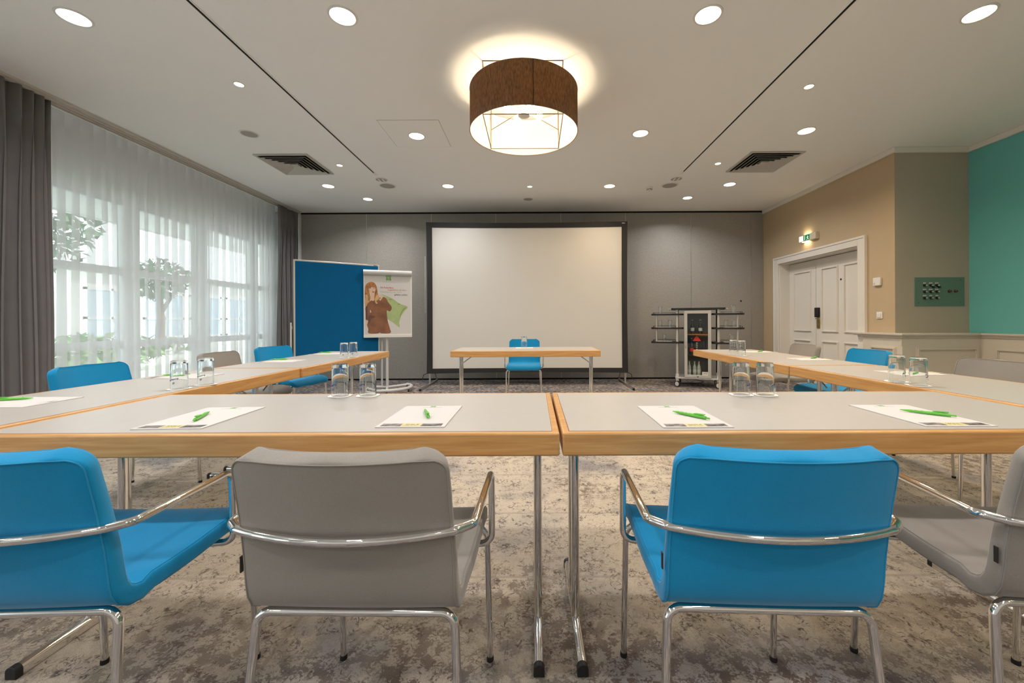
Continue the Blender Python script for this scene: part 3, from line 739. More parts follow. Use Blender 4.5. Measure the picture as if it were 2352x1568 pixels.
# ------------------------------------------------------------------ chairs
def make_chair(fab, seam):
    t = bpy.data.objects.new('conference_chair', None); col.objects.link(t); t.empty_display_size = 0.05
    ctrl = [(-0.322, 0.812), (-0.305, 0.755), (-0.288, 0.70), (-0.271, 0.64), (-0.255, 0.58), (-0.245, 0.536), (-0.234, 0.502), (-0.212, 0.476), (-0.172, 0.466),
            (-0.10, 0.464), (-0.02, 0.465), (0.06, 0.469), (0.12, 0.471), (0.160, 0.469), (0.190, 0.462), (0.208, 0.448), (0.216, 0.432)]
    # resample the profile evenly
    P = [Vector((0, a, b_)) for a, b_ in ctrl]
    def cr(p0, p1, p2, p3, u): return 0.5 * ((2 * p1) + (p2 - p0) * u + (2 * p0 - 5 * p1 + 4 * p2 - p3) * u * u + (3 * p1 - p0 - 3 * p2 + p3) * u ** 3)
    S = []
    for i in range(len(P) - 1):
        p0 = P[max(i - 1, 0)]; p3 = P[min(i + 2, len(P) - 1)]
        for k in range(3): S.append(cr(p0, P[i], P[i + 1], p3, k / 3))
    S.append(P[-1])
    d = [0]
    for i in range(1, len(S)): d.append(d[-1] + (S[i] - S[i - 1]).length)
    tot = d[-1]
    ss = [0, 0.003, 0.008, 0.015, 0.025, 0.035] + [0.035 + (tot - 0.085) * k / 30 for k in range(1, 31)] + [tot - 0.038, tot - 0.026, tot - 0.016, tot - 0.008, tot - 0.003, tot]
    def at(s):
        for i in range(1, len(S)):
            if d[i] >= s - 1e-9:
                u = (s - d[i - 1]) / max(d[i] - d[i - 1], 1e-9); return S[i - 1].lerp(S[i], u)
        return S[-1]
    nv = 16; grid = []
    for s in ss:
        p = at(s); f = s / tot
        hw = 0.206 + 0.016 * min(1, f * 1.6)
        full = hw; r = 0.035
        if s < r: hw -= r - math.sqrt(max(r * r - (r - s) ** 2, 0))
        r2 = 0.05; e = tot - s
        if e < r2: hw -= r2 - math.sqrt(max(r2 * r2 - (r2 - e) ** 2, 0))
        sag = 0.042 * max(0, min(1, (p.z - 0.47) / 0.33)) ** 0.7
        dish = 0.010 if f > 0.5 else 0.0
        row = []
        for j in range(nv + 1):
            x = -1 + 2 * j / nv
            q = hw * x / full; row.append(Vector((hw * x, p.y + sag * q * q, p.z + dish * q * q * max(0, min(1, (tot - s) / 0.1)))))
        grid.append(row)
    n = len(grid); mbs = MB()
    def nrm(i, j):
        a = grid[min(i + 1, n - 1)][j] - grid[max(i - 1, 0)][j]; b_ = grid[i][min(j + 1, nv)] - grid[i][max(j - 1, 0)]
        v = a.cross(b_); return v.normalized()
    h = 0.0195
    # closed solid: front sheet, back sheet and a rounded rim
    def outward(i, j):
        o = Vector((0, 0, 0))
        if j == 0: o += (grid[i][0] - grid[i][1]).normalized()
        if j == nv: o += (grid[i][nv] - grid[i][nv - 1]).normalized()
        if i == 0: o += (grid[0][j] - grid[1][j]).normalized()
        if i == n - 1: o += (grid[n - 1][j] - grid[n - 2][j]).normalized()
        return o.normalized()
    idx = {}
    vs = []; fs = []
    for side in (1, -1):
        for i in range(n):
            for j in range(nv + 1):
                idx[(side, i, j)] = len(vs); vs.append(grid[i][j] + nrm(i, j) * h * side)
    for side in (1, -1):
        for i in range(n - 1):
            for j in range(nv):
                q = (idx[(side, i, j)], idx[(side, i + 1, j)], idx[(side, i + 1, j + 1)], idx[(side, i, j + 1)])
                fs.append(q if side == 1 else tuple(reversed(q)))
    per = [(0, j) for j in range(nv)] + [(i, nv) for i in range(n - 1)] + [(n - 1, j) for j in range(nv, 0, -1)] + [(i, 0) for i in range(n - 1, 0, -1)]
    rim = []
    for (i, j) in per:
        o = outward(i, j); nn = nrm(i, j); c_ = grid[i][j]; ring = [idx[(1, i, j)]]
        for a, e_ in ((0.93, 0.0035), (0.70, 0.0062), (-0.70, 0.0062), (-0.93, 0.0035)):
            vs.append(c_ + nn * h * a + o * e_); ring.append(len(vs) - 1)
        ring.append(idx[(-1, i, j)]); rim.append(ring)
    for k in range(len(rim)):
        a, b_ = rim[k], rim[(k + 1) % len(rim)]
        for q in range(5): fs.append((a[q], a[q + 1], b_[q + 1], b_[q]))
    mbs.add(vs, fs)
    sh = mbs.build('seat_shell', fab, t, smooth=75)
    pp = MB()
    for side in (1, -1):
        pts = [grid[i][j] + nrm(i, j) * (h + 0.0002) * side for (i, j) in per]; pts.append(pts[0])
        pp.tube(pts, 0.0017, 6, caps=False)
    pp.build('seam_piping', seam, sh)
    MB().box(-0.2305, -0.250, 0.550, -0.2280, -0.242, 0.584).build('label_tag', M['black'], sh)
    # tubular steel
    r = 0.0092
    rc = [(-0.212, -0.222, 0.452), (0.212, -0.222, 0.452)]; rf = [(-0.238, -0.27, 0.008), (0.238, -0.27, 0.008)]
    fcn = [(-0.228, 0.175, 0.428), (0.228, 0.175, 0.428)]; ff = [(-0.234, 0.192, 0.008), (0.234, 0.192, 0.008)]
    for s_ in (0, 1):
        for (top, foot, inn) in ((rc[s_], rf[s_], (rc[s_][0] * 0.72, -0.222, 0.452)), (fcn[s_], ff[s_], (fcn[s_][0] * 0.70, 0.165, 0.438))):
            l = MB().tube(fillet([foot, top, inn], 0.045, 8), r, 14).build('leg', M['chrome'], t)
            MB().lathe([(0, 0), (0.0105, 0), (0.0112, 0.004), (0.0105, 0.014), (0, 0.014)], 14, None, Tr((foot[0], foot[1], 0.0))).build('foot_cap', M['rubber'], l)
    fr = MB(); fr.tube([(-0.155, -0.222, 0.452), (0.155, -0.222, 0.452)], r, 14); fr.tube([(-0.162, 0.165, 0.438), (0.162, 0.165, 0.438)], r, 14)
    for sx in (-1, 1): fr.tube([(sx * 0.13, -0.222, 0.452), (sx * 0.13, 0.165, 0.438)], r, 12)
    fr.box(-0.15, -0.12, 0.438, 0.15, 0.10, 0.452)
    fr.build('seat_frame', M['chrome'], t)
    MB().box(-0.17, -0.14, 0.449, 0.17, 0.12, 0.4545).build('underseat_plate', M['black'], t)
    za = 0.650
    half = [(0.0281 * k_, -0.313 + 0.925 * (0.0281 * k_) ** 2, za) for k_ in range(9)] + [(0.258, -0.237, za), (0.258, 0.052, za), (0.258, 0.060, 0.445), (0.15, 0.055, 0.440)]
    left = [(-x, y, z) for (x, y, z) in reversed(half[1:])]
    pth = left + half
    arc = fillet(pth[:1] + pth[1:], 0.03, 7)
    MB().tube(arc, r, 14).build('armrest', M['chrome'], t)
    return t
proto_b = make_chair(M['blue'], M['blue_seam']); proto_g = make_chair(M['grey'], M['grey_seam'])
used = set()
def chair(kind, x, y, rz, label):
    p = proto_b if kind == 'b' else proto_g
    o = p if kind not in used else copy_tree(p)
    used.add(kind)
    o.location = (x, y, 0); o.rotation_euler = (0, 0, rz); tag(o, label, 'chair', 'armchairs around the conference tables')
chair('b', -1.118, 1.08, R(2), 'bright blue armchair seen from behind, leftmost of the front row')
chair('g', -0.380, 1.08, R(-1.0), 'grey armchair seen from behind, left of the central gap in the front row')
chair('b', 0.508, 1.08, R(-2.5), 'bright blue armchair seen from behind, right of the central gap in the front row')
chair('g', 1.243, 1.08, R(-6), 'grey armchair cut off by the right edge of the photo, in the front row')
chair('b', -2.44, 2.46, R(-90), 'blue armchair at the left table row nearest the dark drape')
chair('g', -2.44, 3.46, R(-90), 'grey armchair in the middle of the left table row by the windows')
chair('b', -2.50, 4.19, R(-105), 'blue armchair at the far end of the left table row beside the pinboard')
chair('g', 2.565, 2.47, R(90), 'grey armchair at the right table row near the right edge of the photo')
chair('b', 2.565, 3.40, R(90), 'blue armchair in the middle of the right table row')
chair('g', 2.565, 4.20, R(90), 'grey armchair at the far end of the right table row before the white door')
chair('b', -0.135, 5.45, R(180), 'blue armchair facing the camera behind the lone table before the screen')

# ------------------------------------------------------------------ notepads, pens, glasses
ZT = 0.751
photo_m = mat('printed_photo', (0.16, 0.14, 0.13), 0.6, var=0.9, vs=55)
yel = mat('yellow_print', (0.60, 0.52, 0.22), 0.6); inkb = mat('dark_ink', (0.05, 0.045, 0.04), 0.6); lgreen = mat('green_print', (0.14, 0.38, 0.10), 0.6); lgrey = mat('grey_print', (0.38, 0.36, 0.34), 0.7)
def make_pad():
    t = bpy.data.objects.new('notepad', None); col.objects.link(t)
    MB().box(-0.105, -0.151, 0, 0.105, 0.151, 0.0030).build('paper_sheet', M['paper'], t)
    z0, z1 = 0.0030, 0.0033
    s = MB().box(-0.093, -0.143, z0, -0.032, -0.113, z1, photo_m).box(0.030, -0.143, z0, 0.093, -0.113, z1, photo_m).box(-0.032, -0.143, z0, 0.030, -0.113, z1, yel)
    s.text('SMILE', 0.017, inkb, Tr((0, -0.125, z1)), bold=0.0, depth=0.0001); s.text('AND MEET WITH US', 0.0045, inkb, Tr((-0.004, -0.1385, z1)), depth=0.0001)
    s.build('photo_strip', None, t)
    l = MB().add([(-0.010, 0.125, z1), (0, 0.1265, z1), (0.010, 0.125, z1), (0.0088, 0.135, z1), (0.010, 0.145, z1), (0, 0.1435, z1), (-0.010, 0.145, z1), (-0.0088, 0.135, z1)], [tuple(range(8))], lgreen)
    l.text('ibis', 0.008, M['paper'], Tr((0, 0.137, z1 + 0.0001)), depth=0.00005); l.text('styles', 0.005, M['paper'], Tr((0, 0.131, z1 + 0.0001)), depth=0.00005)
    l.box(-0.036, 0.1205, z0, 0.036, 0.1213, z1, lgrey); l.build('logo_print', None, t)
    return t
def make_pen():
    t = bpy.data.objects.new('pen', None); col.objects.link(t)
    T = Tr((0, 0, 0.0058)) @ Ry(R(90))
    MB().lathe([(0, -0.068), (0.0012, -0.067), (0.0022, -0.060), (0.0045, -0.045), (0.0052, -0.02), (0.0057, 0.015), (0.0055, 0.045), (0.0048, 0.055), (0.0030, 0.0555), (0.0, 0.0555)], 18, None, T).build('barrel', M['pen'], t)
    MB().lathe([(0, 0.055), (0.0028, 0.055), (0.0028, 0.066), (0.002, 0.068), (0, 0.068)], 14, None, T).build('push_button', M['pen'], t)
    MB().add([(0.012, -0.003, 0.0095), (0.02, -0.004, 0.0115), (0.05, -0.0035, 0.013), (0.05, 0.0035, 0.013), (0.02, 0.004, 0.0115), (0.012, 0.003, 0.0095),
              (0.012, -0.003, 0.0125), (0.02, -0.004, 0.0145), (0.05, -0.0035, 0.016), (0.05, 0.0035, 0.016), (0.02, 0.004, 0.0145), (0.012, 0.003, 0.0125)],
             [(5, 4, 3, 2, 1, 0), (6, 7, 8, 9, 10, 11)] + [(k, (k + 1) % 6, 6 + (k + 1) % 6, 6 + k) for k in range(6)]).build('clip', M['pen'], t)
    p = MB(); Tt = Tr((-0.006, -0.0035, 0.0096)) @ Rx(R(38))
    p.text('ibis', 0.006, M['paper'], Tt @ Tr((-0.014, 0.0012, 0.0006)), depth=0.0001, bold=0.0001); p.text('styles', 0.0032, M['paper'], Tt @ Tr((-0.001, 0.0006, 0.0008)), depth=0.0001)
    p.box(-0.030, -0.001, 0.0001, -0.025, 0.004, 0.0009, M['paper'], Tt); p.build('printed_logo', None, t)
    return t
pp_, pn_ = make_pad(), make_pen(); first = [True, True]
def pad(x, y, rz, label):
    o = pp_ if first[0] else copy_tree(pp_); first[0] = False
    o.location = (x, y, ZT + 0.0002); o.rotation_euler = (0, 0, rz); tag(o, label, 'notepad', 'white notepads on the conference tables')
def pen(a, b, label):          # a = tip, b = button end
    o = pn_ if first[1] else copy_tree(pn_); first[1] = False
    o.location = ((a[0] + b[0]) / 2, (a[1] + b[1]) / 2, ZT + 0.0036); o.rotation_euler = (0, 0, math.atan2(b[1] - a[1], b[0] - a[0])); tag(o, label, 'pen', 'green pens on the notepads')
def pen_c(x, y, deg, label): 
    d = (math.cos(R(deg)) * 0.06, math.sin(R(deg)) * 0.06); pen((x - d[0], y - d[1]), (x + d[0], y + d[1]), label)
pad(-1.113, 1.356, R(2), 'white notepad at the left end of the front left table'); pen((-1.136, 1.399), (-1.09, 1.284), 'green pen on the leftmost notepad of the front tables')
pad(-0.377, 1.362, 0, 'white notepad on the front left table near the middle joint'); pen((-0.394, 1.437), (-0.341, 1.298), 'green pen pointing at the screen on the notepad left of the joint')
pad(0.490, 1.344, 0, 'white notepad on the front right table near the middle joint'); pen((0.470, 1.388), (0.563, 1.262), 'green pen on the notepad right of the middle joint')
pad(1.277, 1.344, R(-1), 'white notepad at the right end of the front right table'); pen((1.265, 1.389), (1.362, 1.288), 'green pen lying slanted on the rightmost notepad of the front tables')
pad(-2.10, 1.630, R(-90), 'white notepad cut by the left photo edge on the near left table'); pen_c(-2.165, 1.660, 197, 'green pen on the notepad at the left photo edge')
pad(-2.09, 2.405, R(-91), 'white notepad before the nearest blue chair on the left row'); pen_c(-2.165, 2.425, 20, 'green pen on the notepad behind the pair of glasses on the left row')
pad(-2.09, 3.32, R(-91), 'white notepad at the joint end of the far left table'); pen_c(-2.165, 3.405, 8, 'green pen on the third notepad of the left row')
pad(-2.09, 4.08, R(-91), 'white notepad farthest away on the left row beside the pinboard'); pen_c(-2.165, 4.147, 8, 'green pen on the farthest notepad of the left row')
pad(2.27, 2.40, R(91), 'white notepad before the near grey chair on the right row'); pen_c(2.246, 2.372, 27, 'green pen behind the pair of glasses on the right row')
pad(2.265, 3.27, R(91), 'white notepad before the blue chair on the right row'); pen_c(2.317, 3.317, 35, 'green pen on the middle notepad of the right row')
pad(2.27, 4.07, R(91), 'white notepad farthest away on the right row near the fridge'); pen_c(2.288, 4.05, 40, 'green pen on the farthest notepad of the right row')

inkblue = mat('blue_glass_print', (0.015, 0.02, 0.16), 0.4)
def make_glass(h=0.136):
    t = bpy.data.objects.new('drinking_glass', None); col.objects.link(t)
    prof = [(0.0345, 0.0), (0.0340, 0.05), (0.0330, h - 0.012), (0.0322, h - 0.003), (0.030, h), (0.0, h - 0.001), (0.0, h - 0.013), (0.0285, h - 0.014), (0.0305, h - 0.020), (0.0320, 0.06), (0.0329, 0.0)]
    n = 48; vs = []; fs = []
    b = MB(); b.lathe(prof, n, closed=True)
    b.build('glass_body', M['glass'], t, merge=True)
    p = MB(); tmp = MB().text('Rosbacher', 0.0115, None, None, bold=0.0002, depth=0.0001)
    def wrap(mb, z0, off=0.0):
        out = []
        for v in mb.v:      # upside down print bent around the tumbler
            a = -math.pi / 2 + (-v.x) / 0.0345 + off; r_ = 0.0346 + v.z
            out.append(Vector((r_ * math.cos(a), r_ * math.sin(a), z0 - v.y - 0.25 * v.x)))
        return out
    p.add(wrap(tmp, 0.046), tmp.f)
    e = MB(); e.lathe([(0.0028, 0), (0.0050, 0.0), (0.0050, 0.0002), (0.0028, 0.0002)], 20, closed=True); e.lathe([(0.0, 0), (0.0014, 0.0), (0.0014, 0.0002), (0.0, 0.0002)], 12)
    p.add(wrap(e, 0.030, 0.15), e.f)
    p.build('printed_lettering', inkblue, t, smooth=0)
    return t
def make_coaster():
    n = 48; vs = [(0, 0, 0.0012)]; 
    for k in range(n):
        a = 2 * math.pi * k / n; r_ = 0.049 + 0.0018 * math.cos(16 * a); vs.append((r_ * math.cos(a), r_ * math.sin(a), 0.0016 + 0.0009 * math.sin(3 * a + 1)))
    for k in range(n):
        a = 2 * math.pi * k / n; r_ = 0.049 + 0.0018 * math.cos(16 * a); vs.append((r_ * math.cos(a), r_ * math.sin(a), 0.0004 + 0.0006 * math.sin(3 * a + 1) + 0.0006))
    fs = [(0, 1 + k, 1 + (k + 1) % n) for k in range(n)] + [(1 + k, 1 + n + k, 1 + n + (k + 1) % n, 1 + (k + 1) % n) for k in range(n)] + [tuple(1 + n + k for k in reversed(range(n)))]
    return MB().add(vs, fs).build('paper_coaster', M['napkin'])
g0, c0 = make_glass(), make_coaster(); gf = [True, True]
def glass(x, y, rz, label, clabel, z=ZT, coaster=True, s=1.0, group='upturned water glasses'):
    o = g0 if gf[0] else copy_tree(g0); gf[0] = False
    o.location = (x, y, z + (0.0026 if coaster else 0.0005)); o.rotation_euler = (0, 0, rz); o.scale = (s, s, s); tag(o, label, 'glass', group)
    if coaster:
        q = c0 if gf[1] else c0.copy()
        if not gf[1]: col.objects.link(q)
        gf[1] = False
        q.location = (x, y, z + 0.0002); q.rotation_euler = (0, 0, rz * 3); tag(q, clabel, 'coaster', 'paper coasters under the glasses')
glass(-0.843, 1.742, R(-40), 'left glass of the pair on the front left table', 'white paper coaster under the left glass of the front left table')
glass(-0.725, 1.748, R(-40), 'right glass of the pair on the front left table', 'white paper coaster under the right glass of the front left table')
glass(0.893, 1.728, R(50), 'left glass of the pair on the front right table', 'white paper coaster under the left glass of the front right table')
glass(0.992, 1.720, R(50), 'right glass of the pair on the front right table', 'white paper coaster under the right glass of the front right table')
glass(-1.727, 1.95, R(-5), 'left glass of the pair on the near left table', 'white paper coaster under the left glass of the near left table')
glass(-1.700, 2.075, R(-5), 'right glass of the pair on the near left table', 'white paper coaster under the right glass of the near left table')
glass(-1.700, 3.59, R(0), 'left glass of the pair at the far end of the left row', 'white paper coaster under the left glass of the far left table')
glass(-1.663, 3.69, R(0), 'right glass of the pair at the far end of the left row', 'white paper coaster under the right glass of the far left table')
glass(1.874, 2.07, R(35), 'left glass of the pair on the near right table', 'white paper coaster under the left glass of the near right table')
glass(1.866, 1.945, R(45), 'right glass of the pair on the near right table', 'white paper coaster under the right glass of the near right table')
glass(1.877, 3.77, R(20), 'left glass of the pair at the far end of the right row', 'white paper coaster under the left glass of the far right table')
glass(1.900, 3.665, R(20), 'right glass of the pair at the far end of the right row', 'white paper coaster under the right glass of the far right table')
tag(MB().box(-0.105, -0.08, 0, 0.105, 0.08, 0.0012).build('paper_napkin', M['napkin']), 'white paper napkin under the glass on the lone table', 'napkin').location = (-0.115, 4.86, ZT + 0.0002)
glass(-0.118, 4.86, R(10), 'single glass on the lone table in front of the screen', '', ZT + 0.0016, False)

# ------------------------------------------------------------------ projection screen
t = thing('projection_screen', 'large white projection screen with a black cloth border on steel feet', 'projection screen', (-0.11, 6.75, 0))
hw = 1.695; z0, z1 = 0.200, 2.748
def surf(xz, y, th):    # wavy border drawn as an outline with real thickness
    return MB().prism(xz, -th / 2, th / 2, None, Matrix(((1, 0, 0, 0), (0, 0, -1, y), (0, 1, 0, 0), (0, 0, 0, 1))))
surf([(-hw + 0.09, z0 + 0.07), (hw - 0.09, z0 + 0.07), (hw - 0.09, z1 - 0.08), (-hw + 0.09, z1 - 0.08)], 0.0, 0.004).build('screen_cloth', M['screen'], t)
rnd = random.Random(2); bo = MB()
outer = []; inner = []
ns = 14
cor = [(-hw, z0), (hw, z0), (hw, z1), (-hw, z1)]; cin = [(-hw + 0.098, z0 + 0.085), (hw - 0.098, z0 + 0.085), (hw - 0.098, z1 - 0.088), (-hw + 0.098, z1 - 0.088)]
for e in range(4):
    for k in range(ns):
        u = k / ns
        for C_, out_, a in ((cor, outer, 0.012), (cin, inner, 0.003)):
            p, q = C_[e], C_[(e + 1) % 4]; x = p[0] + (q[0] - p[0]) * u; z = p[1] + (q[1] - p[1]) * u
            pull = -a * math.sin(math.pi * u) * (1.0 if e in (1, 3) else 1.6)
            if e == 0: z -= pull
            if e == 1: x += pull
            if e == 2: z += pull * (1 if C_ is cor else 3)
            if e == 3: x -= pull
            out_.append((x, z))
N_ = len(outer); vs = []; fs = []
for (yy) in (-0.012, 0.008):
    vs += [(x, yy, z) for x, z in outer] + [(x, yy - 0.001, z) for x, z in inner]
for k in range(N_):
    n = (k + 1) % N_
    fs += [(k, n, N_ + n, N_ + k), (2 * N_ + n, 2 * N_ + k, 3 * N_ + k, 3 * N_ + n), (k, 2 * N_ + k, 2 * N_ + n, n), (N_ + n, 3 * N_ + n, 3 * N_ + k, N_ + k)]
bo.add(vs, fs).build('black_border', M['blackcloth'], t)
MB().ring(-hw + 0.02, z0 + 0.02, hw - 0.02, z1 - 0.02, 0.03, -0.04, -0.012, None, Matrix(((1, 0, 0, 0), (0, 0, -1, 0), (0, 1, 0, 0), (0, 0, 0, 1)))).build('frame_tube', M['steel'], t)
MB().box(hw - 0.095, -0.016, z1 - 0.035, hw - 0.045, -0.012, z1 - 0.025).build('maker_badge', M['whitep'], t)
for s_ in (-1, 1):
    x = s_ * (hw - 0.045)
    l = MB().box(x - 0.014, 0.012, 0.03, x + 0.014, 0.040, 1.5).build('leg', M['steel'], t)
    MB().box(x - 0.014, -0.55, 0.002, x + 0.014, 0.52, 0.032).build('foot', M['steel'], l)
    MB().box(x - 0.016, -0.575, 0.001, x + 0.016, -0.55, 0.034).build('foot_cap', M['rubber'], l)
    MB().tube([(x, 0.03, 0.62), (x, 0.50, 0.03)], 0.009, 8).build('brace', M['steel'], l)
    MB().tube([(s_ * hw, -0.01, z0 + 0.005), (s_ * (hw + 0.05), -0.02, z0 - 0.02), (s_ * (hw + 0.07), -0.02, z0 - 0.10)], 0.006, 8).build('strap', M['blackcloth'], t)
MB().box(-hw - 0.035, 0.012, 1.22, -hw - 0.012, 0.03, 2.18).build('folding_arm', M['steel'], t)

# ------------------------------------------------------------------ pinboard
BA = math.atan2(6.235 - 5.59, -2.40 + 3.354)
t = thing('pinboard', 'tall blue felt pinboard in a silver frame beside the far drape', 'pinboard', (-2.877, 5.9125, 0), BA)
w = 1.150 / 2; Tb = Matrix(((1, 0, 0, 0), (0, 0, -1, 0), (0, 1, 0, 0), (0, 0, 0, 1)))
MB().box(-w + 0.02, -0.012, 0.50, w - 0.02, 0.012, 1.935).build('felt_panel', M['board'], t)
MB().ring(-w, 0.48, w, 1.955, 0.022, -0.016, 0.016, None, Tb).build('frame', M['alu'], t, bevel=0.004)
MB().box(w - 0.09, -0.0185, 1.937, w - 0.03, -0.016, 1.947).build('maker_badge', M['black'], t)
for s_ in (-1, 1):
    x = s_ * (w + 0.032)
    l = MB().box(x - 0.010, -0.02, 0.03, x + 0.010, 0.02, 1.07).box(x - s_ * 0.03 - 0.012, -0.006, 0.98, x, 0.006, 1.02).build('stand_post', M['greyp'], t)
    MB().box(x - 0.015, -0.25, 0.002, x + 0.015, 0.25, 0.03).build('foot', M['greyp'], l)

# ------------------------------------------------------------------ flipchart and poster
FA = math.atan2(0.22, 0.66)
t = thing('flipchart', 'light grey flipchart on a round wheeled base beside the pinboard', 'flipchart', (-2.245, 6.18, 0), FA)
bw_ = 0.350; F0, F1 = 0.838, 1.868
MB().box(-bw_, 0.0, F0, bw_, 0.018, F1 - 0.02).build('board', M['whitep'], t)
rl = MB().tube([(-bw_, -0.012, F1 - 0.04), (bw_, -0.012, F1 - 0.04)], 0.040, 20); rl.build('paper_clamp', M['greyp'], t)
MB().box(-bw_, -0.022, F0 - 0.002, bw_, 0.018, F0 + 0.045).build('pen_tray', M['whitep'], t, bevel=0.004)
MB().tube([(-0.02, 0.05, 0.06), (-0.02, 0.05, 1.55)], 0.021, 16).build('post', M['greyp'], t)
MB().box(-0.06, 0.018, 1.2, 0.02, 0.05, 1.5).build('post_bracket', M['greyp'], t)
arc = [(0.36 * math.cos(R(a)) - 0.02, 0.05 + 0.36 * math.sin(R(a)), 0.062) for a in range(-215, 36, 10)]
b_ = MB().tube(arc, 0.024, 14); b_.tube([(-0.02, -0.31, 0.062), (-0.02, 0.05, 0.062), (-0.3, 0.2, 0.062)], 0.02, 12); b_.tube([(-0.02, 0.05, 0.062), (0.26, 0.2, 0.062)], 0.02, 12)
b_.build('wheeled_base', M['greyp'], t)
for a in (-215, -150, -90, -30, 35):
    cx, cy_ = 0.36 * math.cos(R(a)) - 0.02, 0.05 + 0.36 * math.sin(R(a))
    MB().tube([(cx - 0.012, cy_, 0.024), (cx + 0.012, cy_, 0.024)], 0.023, 16).tube([(cx, cy_, 0.024), (cx, cy_, 0.06)], 0.008, 8).build('caster', M['rubber'], t)
# poster: local plane, u right 0..0.70, v down 0..0.93 (measured on the sheet)
PT = Tr((-2.245, 6.18, 0)) @ Rz(FA)
def P_(u, v): return (-0.335 + u, F1 - 0.075 - v)
po = MB(); Tp = PT @ Matrix(((1, 0, 0, 0), (0, 0, -1, -0.0015), (0, 1, 0, 0), (0, 0, 0, 1)))
def soft(p, n=5):
    "closed Catmull-Rom outline through the points"
    o = []; L_ = len(p)
    for i in range(L_):
        a, b, c, d = (Vector(p[(i + q) % L_]) for q in (-1, 0, 1, 2))
        for k in range(n):
            u = k / n; o.append(tuple(0.5 * (2 * b + (c - a) * u + (2 * a - 5 * b + 4 * c - d) * u * u + (3 * b - a - 3 * c + d) * u ** 3)))
    return o
def layer(poly, k, m): po.prism([P_(*p) for p in soft(poly)], 0.0015 + 0.0003 * k, 0.0017 + 0.0003 * k, m, Tp)
skin = mat('printed_skin', (0.70, 0.47, 0.34), 0.6); hair = mat('printed_hair', (0.38, 0.16, 0.05), 0.6, var=0.5, vs=45, stretch=(1, 1, 0.3)); hair2 = mat('printed_light_hair', (0.60, 0.36, 0.16), 0.6, var=0.3, vs=50, stretch=(1, 1, 0.3))
shirt = mat('printed_brown_shirt', (0.235, 0.098, 0.045), 0.6, var=0.25, vs=9); shirt_d = mat('printed_dark_fold', (0.13, 0.055, 0.04), 0.6)
pil = mat('printed_green_pillow', (0.37, 0.46, 0.20), 0.6, var=0.1, vs=10); pil_d = mat('printed_green_fold', (0.22, 0.30, 0.09), 0.6)
lip = mat('printed_lips', (0.45, 0.06, 0.04), 0.6); redi = mat('red_ink', (0.50, 0.06, 0.05), 0.6); lgi = mat('light_green_ink', (0.42, 0.47, 0.20), 0.6); bri = mat('brown_ink', (0.16, 0.07, 0.06), 0.6)
po.prism([P_(0, 0), P_(0.67, 0), P_(0.67, 0.905), P_(0, 0.905)], -0.001, 0.0015, M['paper'], Tp)
k_ = 0.67 / 950.0      # sheet is 950 units wide in the traced outline; u=(x-65)*k, v=(y-205)*k2
k2 = 0.905 / 1235.0
def tr_(pts): return [((x - 65) * k_, (y - 205) * k2) for x, y in pts]
layer(tr_([(395, 610), (470, 625), (640, 700), (780, 800), (945, 865), (880, 960), (810, 1060), (780, 1150), (765, 1200), (775, 1250), (765, 1300), (640, 1200), (525, 1120), (510, 1040), (500, 700), (440, 640)]), 0, pil)
layer(tr_([(580, 700), (620, 705), (580, 720), (540, 715)]), 1, pil_d); layer(tr_([(730, 805), (790, 800), (770, 822)]), 1, pil_d)
layer(tr_([(870, 895), (920, 880), (850, 950), (800, 1050), (770, 1130), (790, 1040), (820, 960)]), 1, pil_d)
layer(tr_([(300, 720), (430, 660), (500, 690), (540, 770), (600, 850), (612, 905), (575, 965), (510, 950), (525, 1130), (540, 1210), (575, 1330), (582, 1420), (385, 1420), (355, 1360), (348, 1420), (145, 1420), (135, 1330), (110, 1250), (120, 1160), (85, 1130), (85, 1000), (80, 890), (130, 800), (200, 735)]), 2, shirt)
layer(tr_([(85, 880), (120, 870), (120, 1000), (125, 1130), (88, 1130)]), 3, shirt_d); layer(tr_([(150, 1050), (260, 1070), (270, 1090), (200, 1120), (160, 1210), (130, 1200)]), 3, shirt_d)
layer(tr_([(88, 1140), (128, 1150), (130, 1190), (110, 1240), (98, 1250), (92, 1200)]), 3, skin)
layer(tr_([(195, 600), (260, 600), (262, 700), (245, 745), (200, 735), (185, 700)]), 4, skin)
layer(tr_([(75, 480), (95, 410), (140, 370), (200, 352), (260, 372), (300, 430), (315, 500), (330, 600), (355, 690), (340, 740), (310, 760), (320, 800), (285, 800), (265, 740), (255, 660), (265, 560), (200, 540), (160, 560), (180, 680), (170, 740), (130, 810), (85, 870), (72, 760), (68, 600)]), 5, hair)
layer(tr_([(72, 640), (110, 620), (140, 680), (130, 740), (150, 760), (110, 820), (90, 860), (74, 760)]), 6, hair2); layer(tr_([(290, 640), (330, 620), (345, 700), (300, 750), (325, 795), (290, 800), (270, 730)]), 6, hair2)
layer(tr_([(152, 480), (165, 450), (210, 435), (260, 445), (280, 480), (278, 540), (260, 590), (232, 612), (205, 605), (175, 575), (158, 530)]), 7, skin)
layer(tr_([(150, 500), (145, 440), (175, 395), (230, 385), (275, 420), (285, 490), (262, 465), (235, 470), (205, 462), (172, 480)]), 8, hair)
for ex in (182, 256): layer(tr_([(ex - 19, 488), (ex, 478), (ex + 19, 488), (ex, 496)]), 8.5, M['paper']); layer(tr_([(ex - 9, 487), (ex, 480), (ex + 9, 487), (ex, 495)]), 9, inkb); layer(tr_([(ex - 22, 482), (ex, 473), (ex + 22, 482), (ex, 477)]), 9, shirt_d)
layer(tr_([(228, 490), (238, 530), (232, 538), (222, 532)]), 9, hair2); layer(tr_([(213, 560), (238, 551), (265, 560), (240, 575)]), 9, lip)
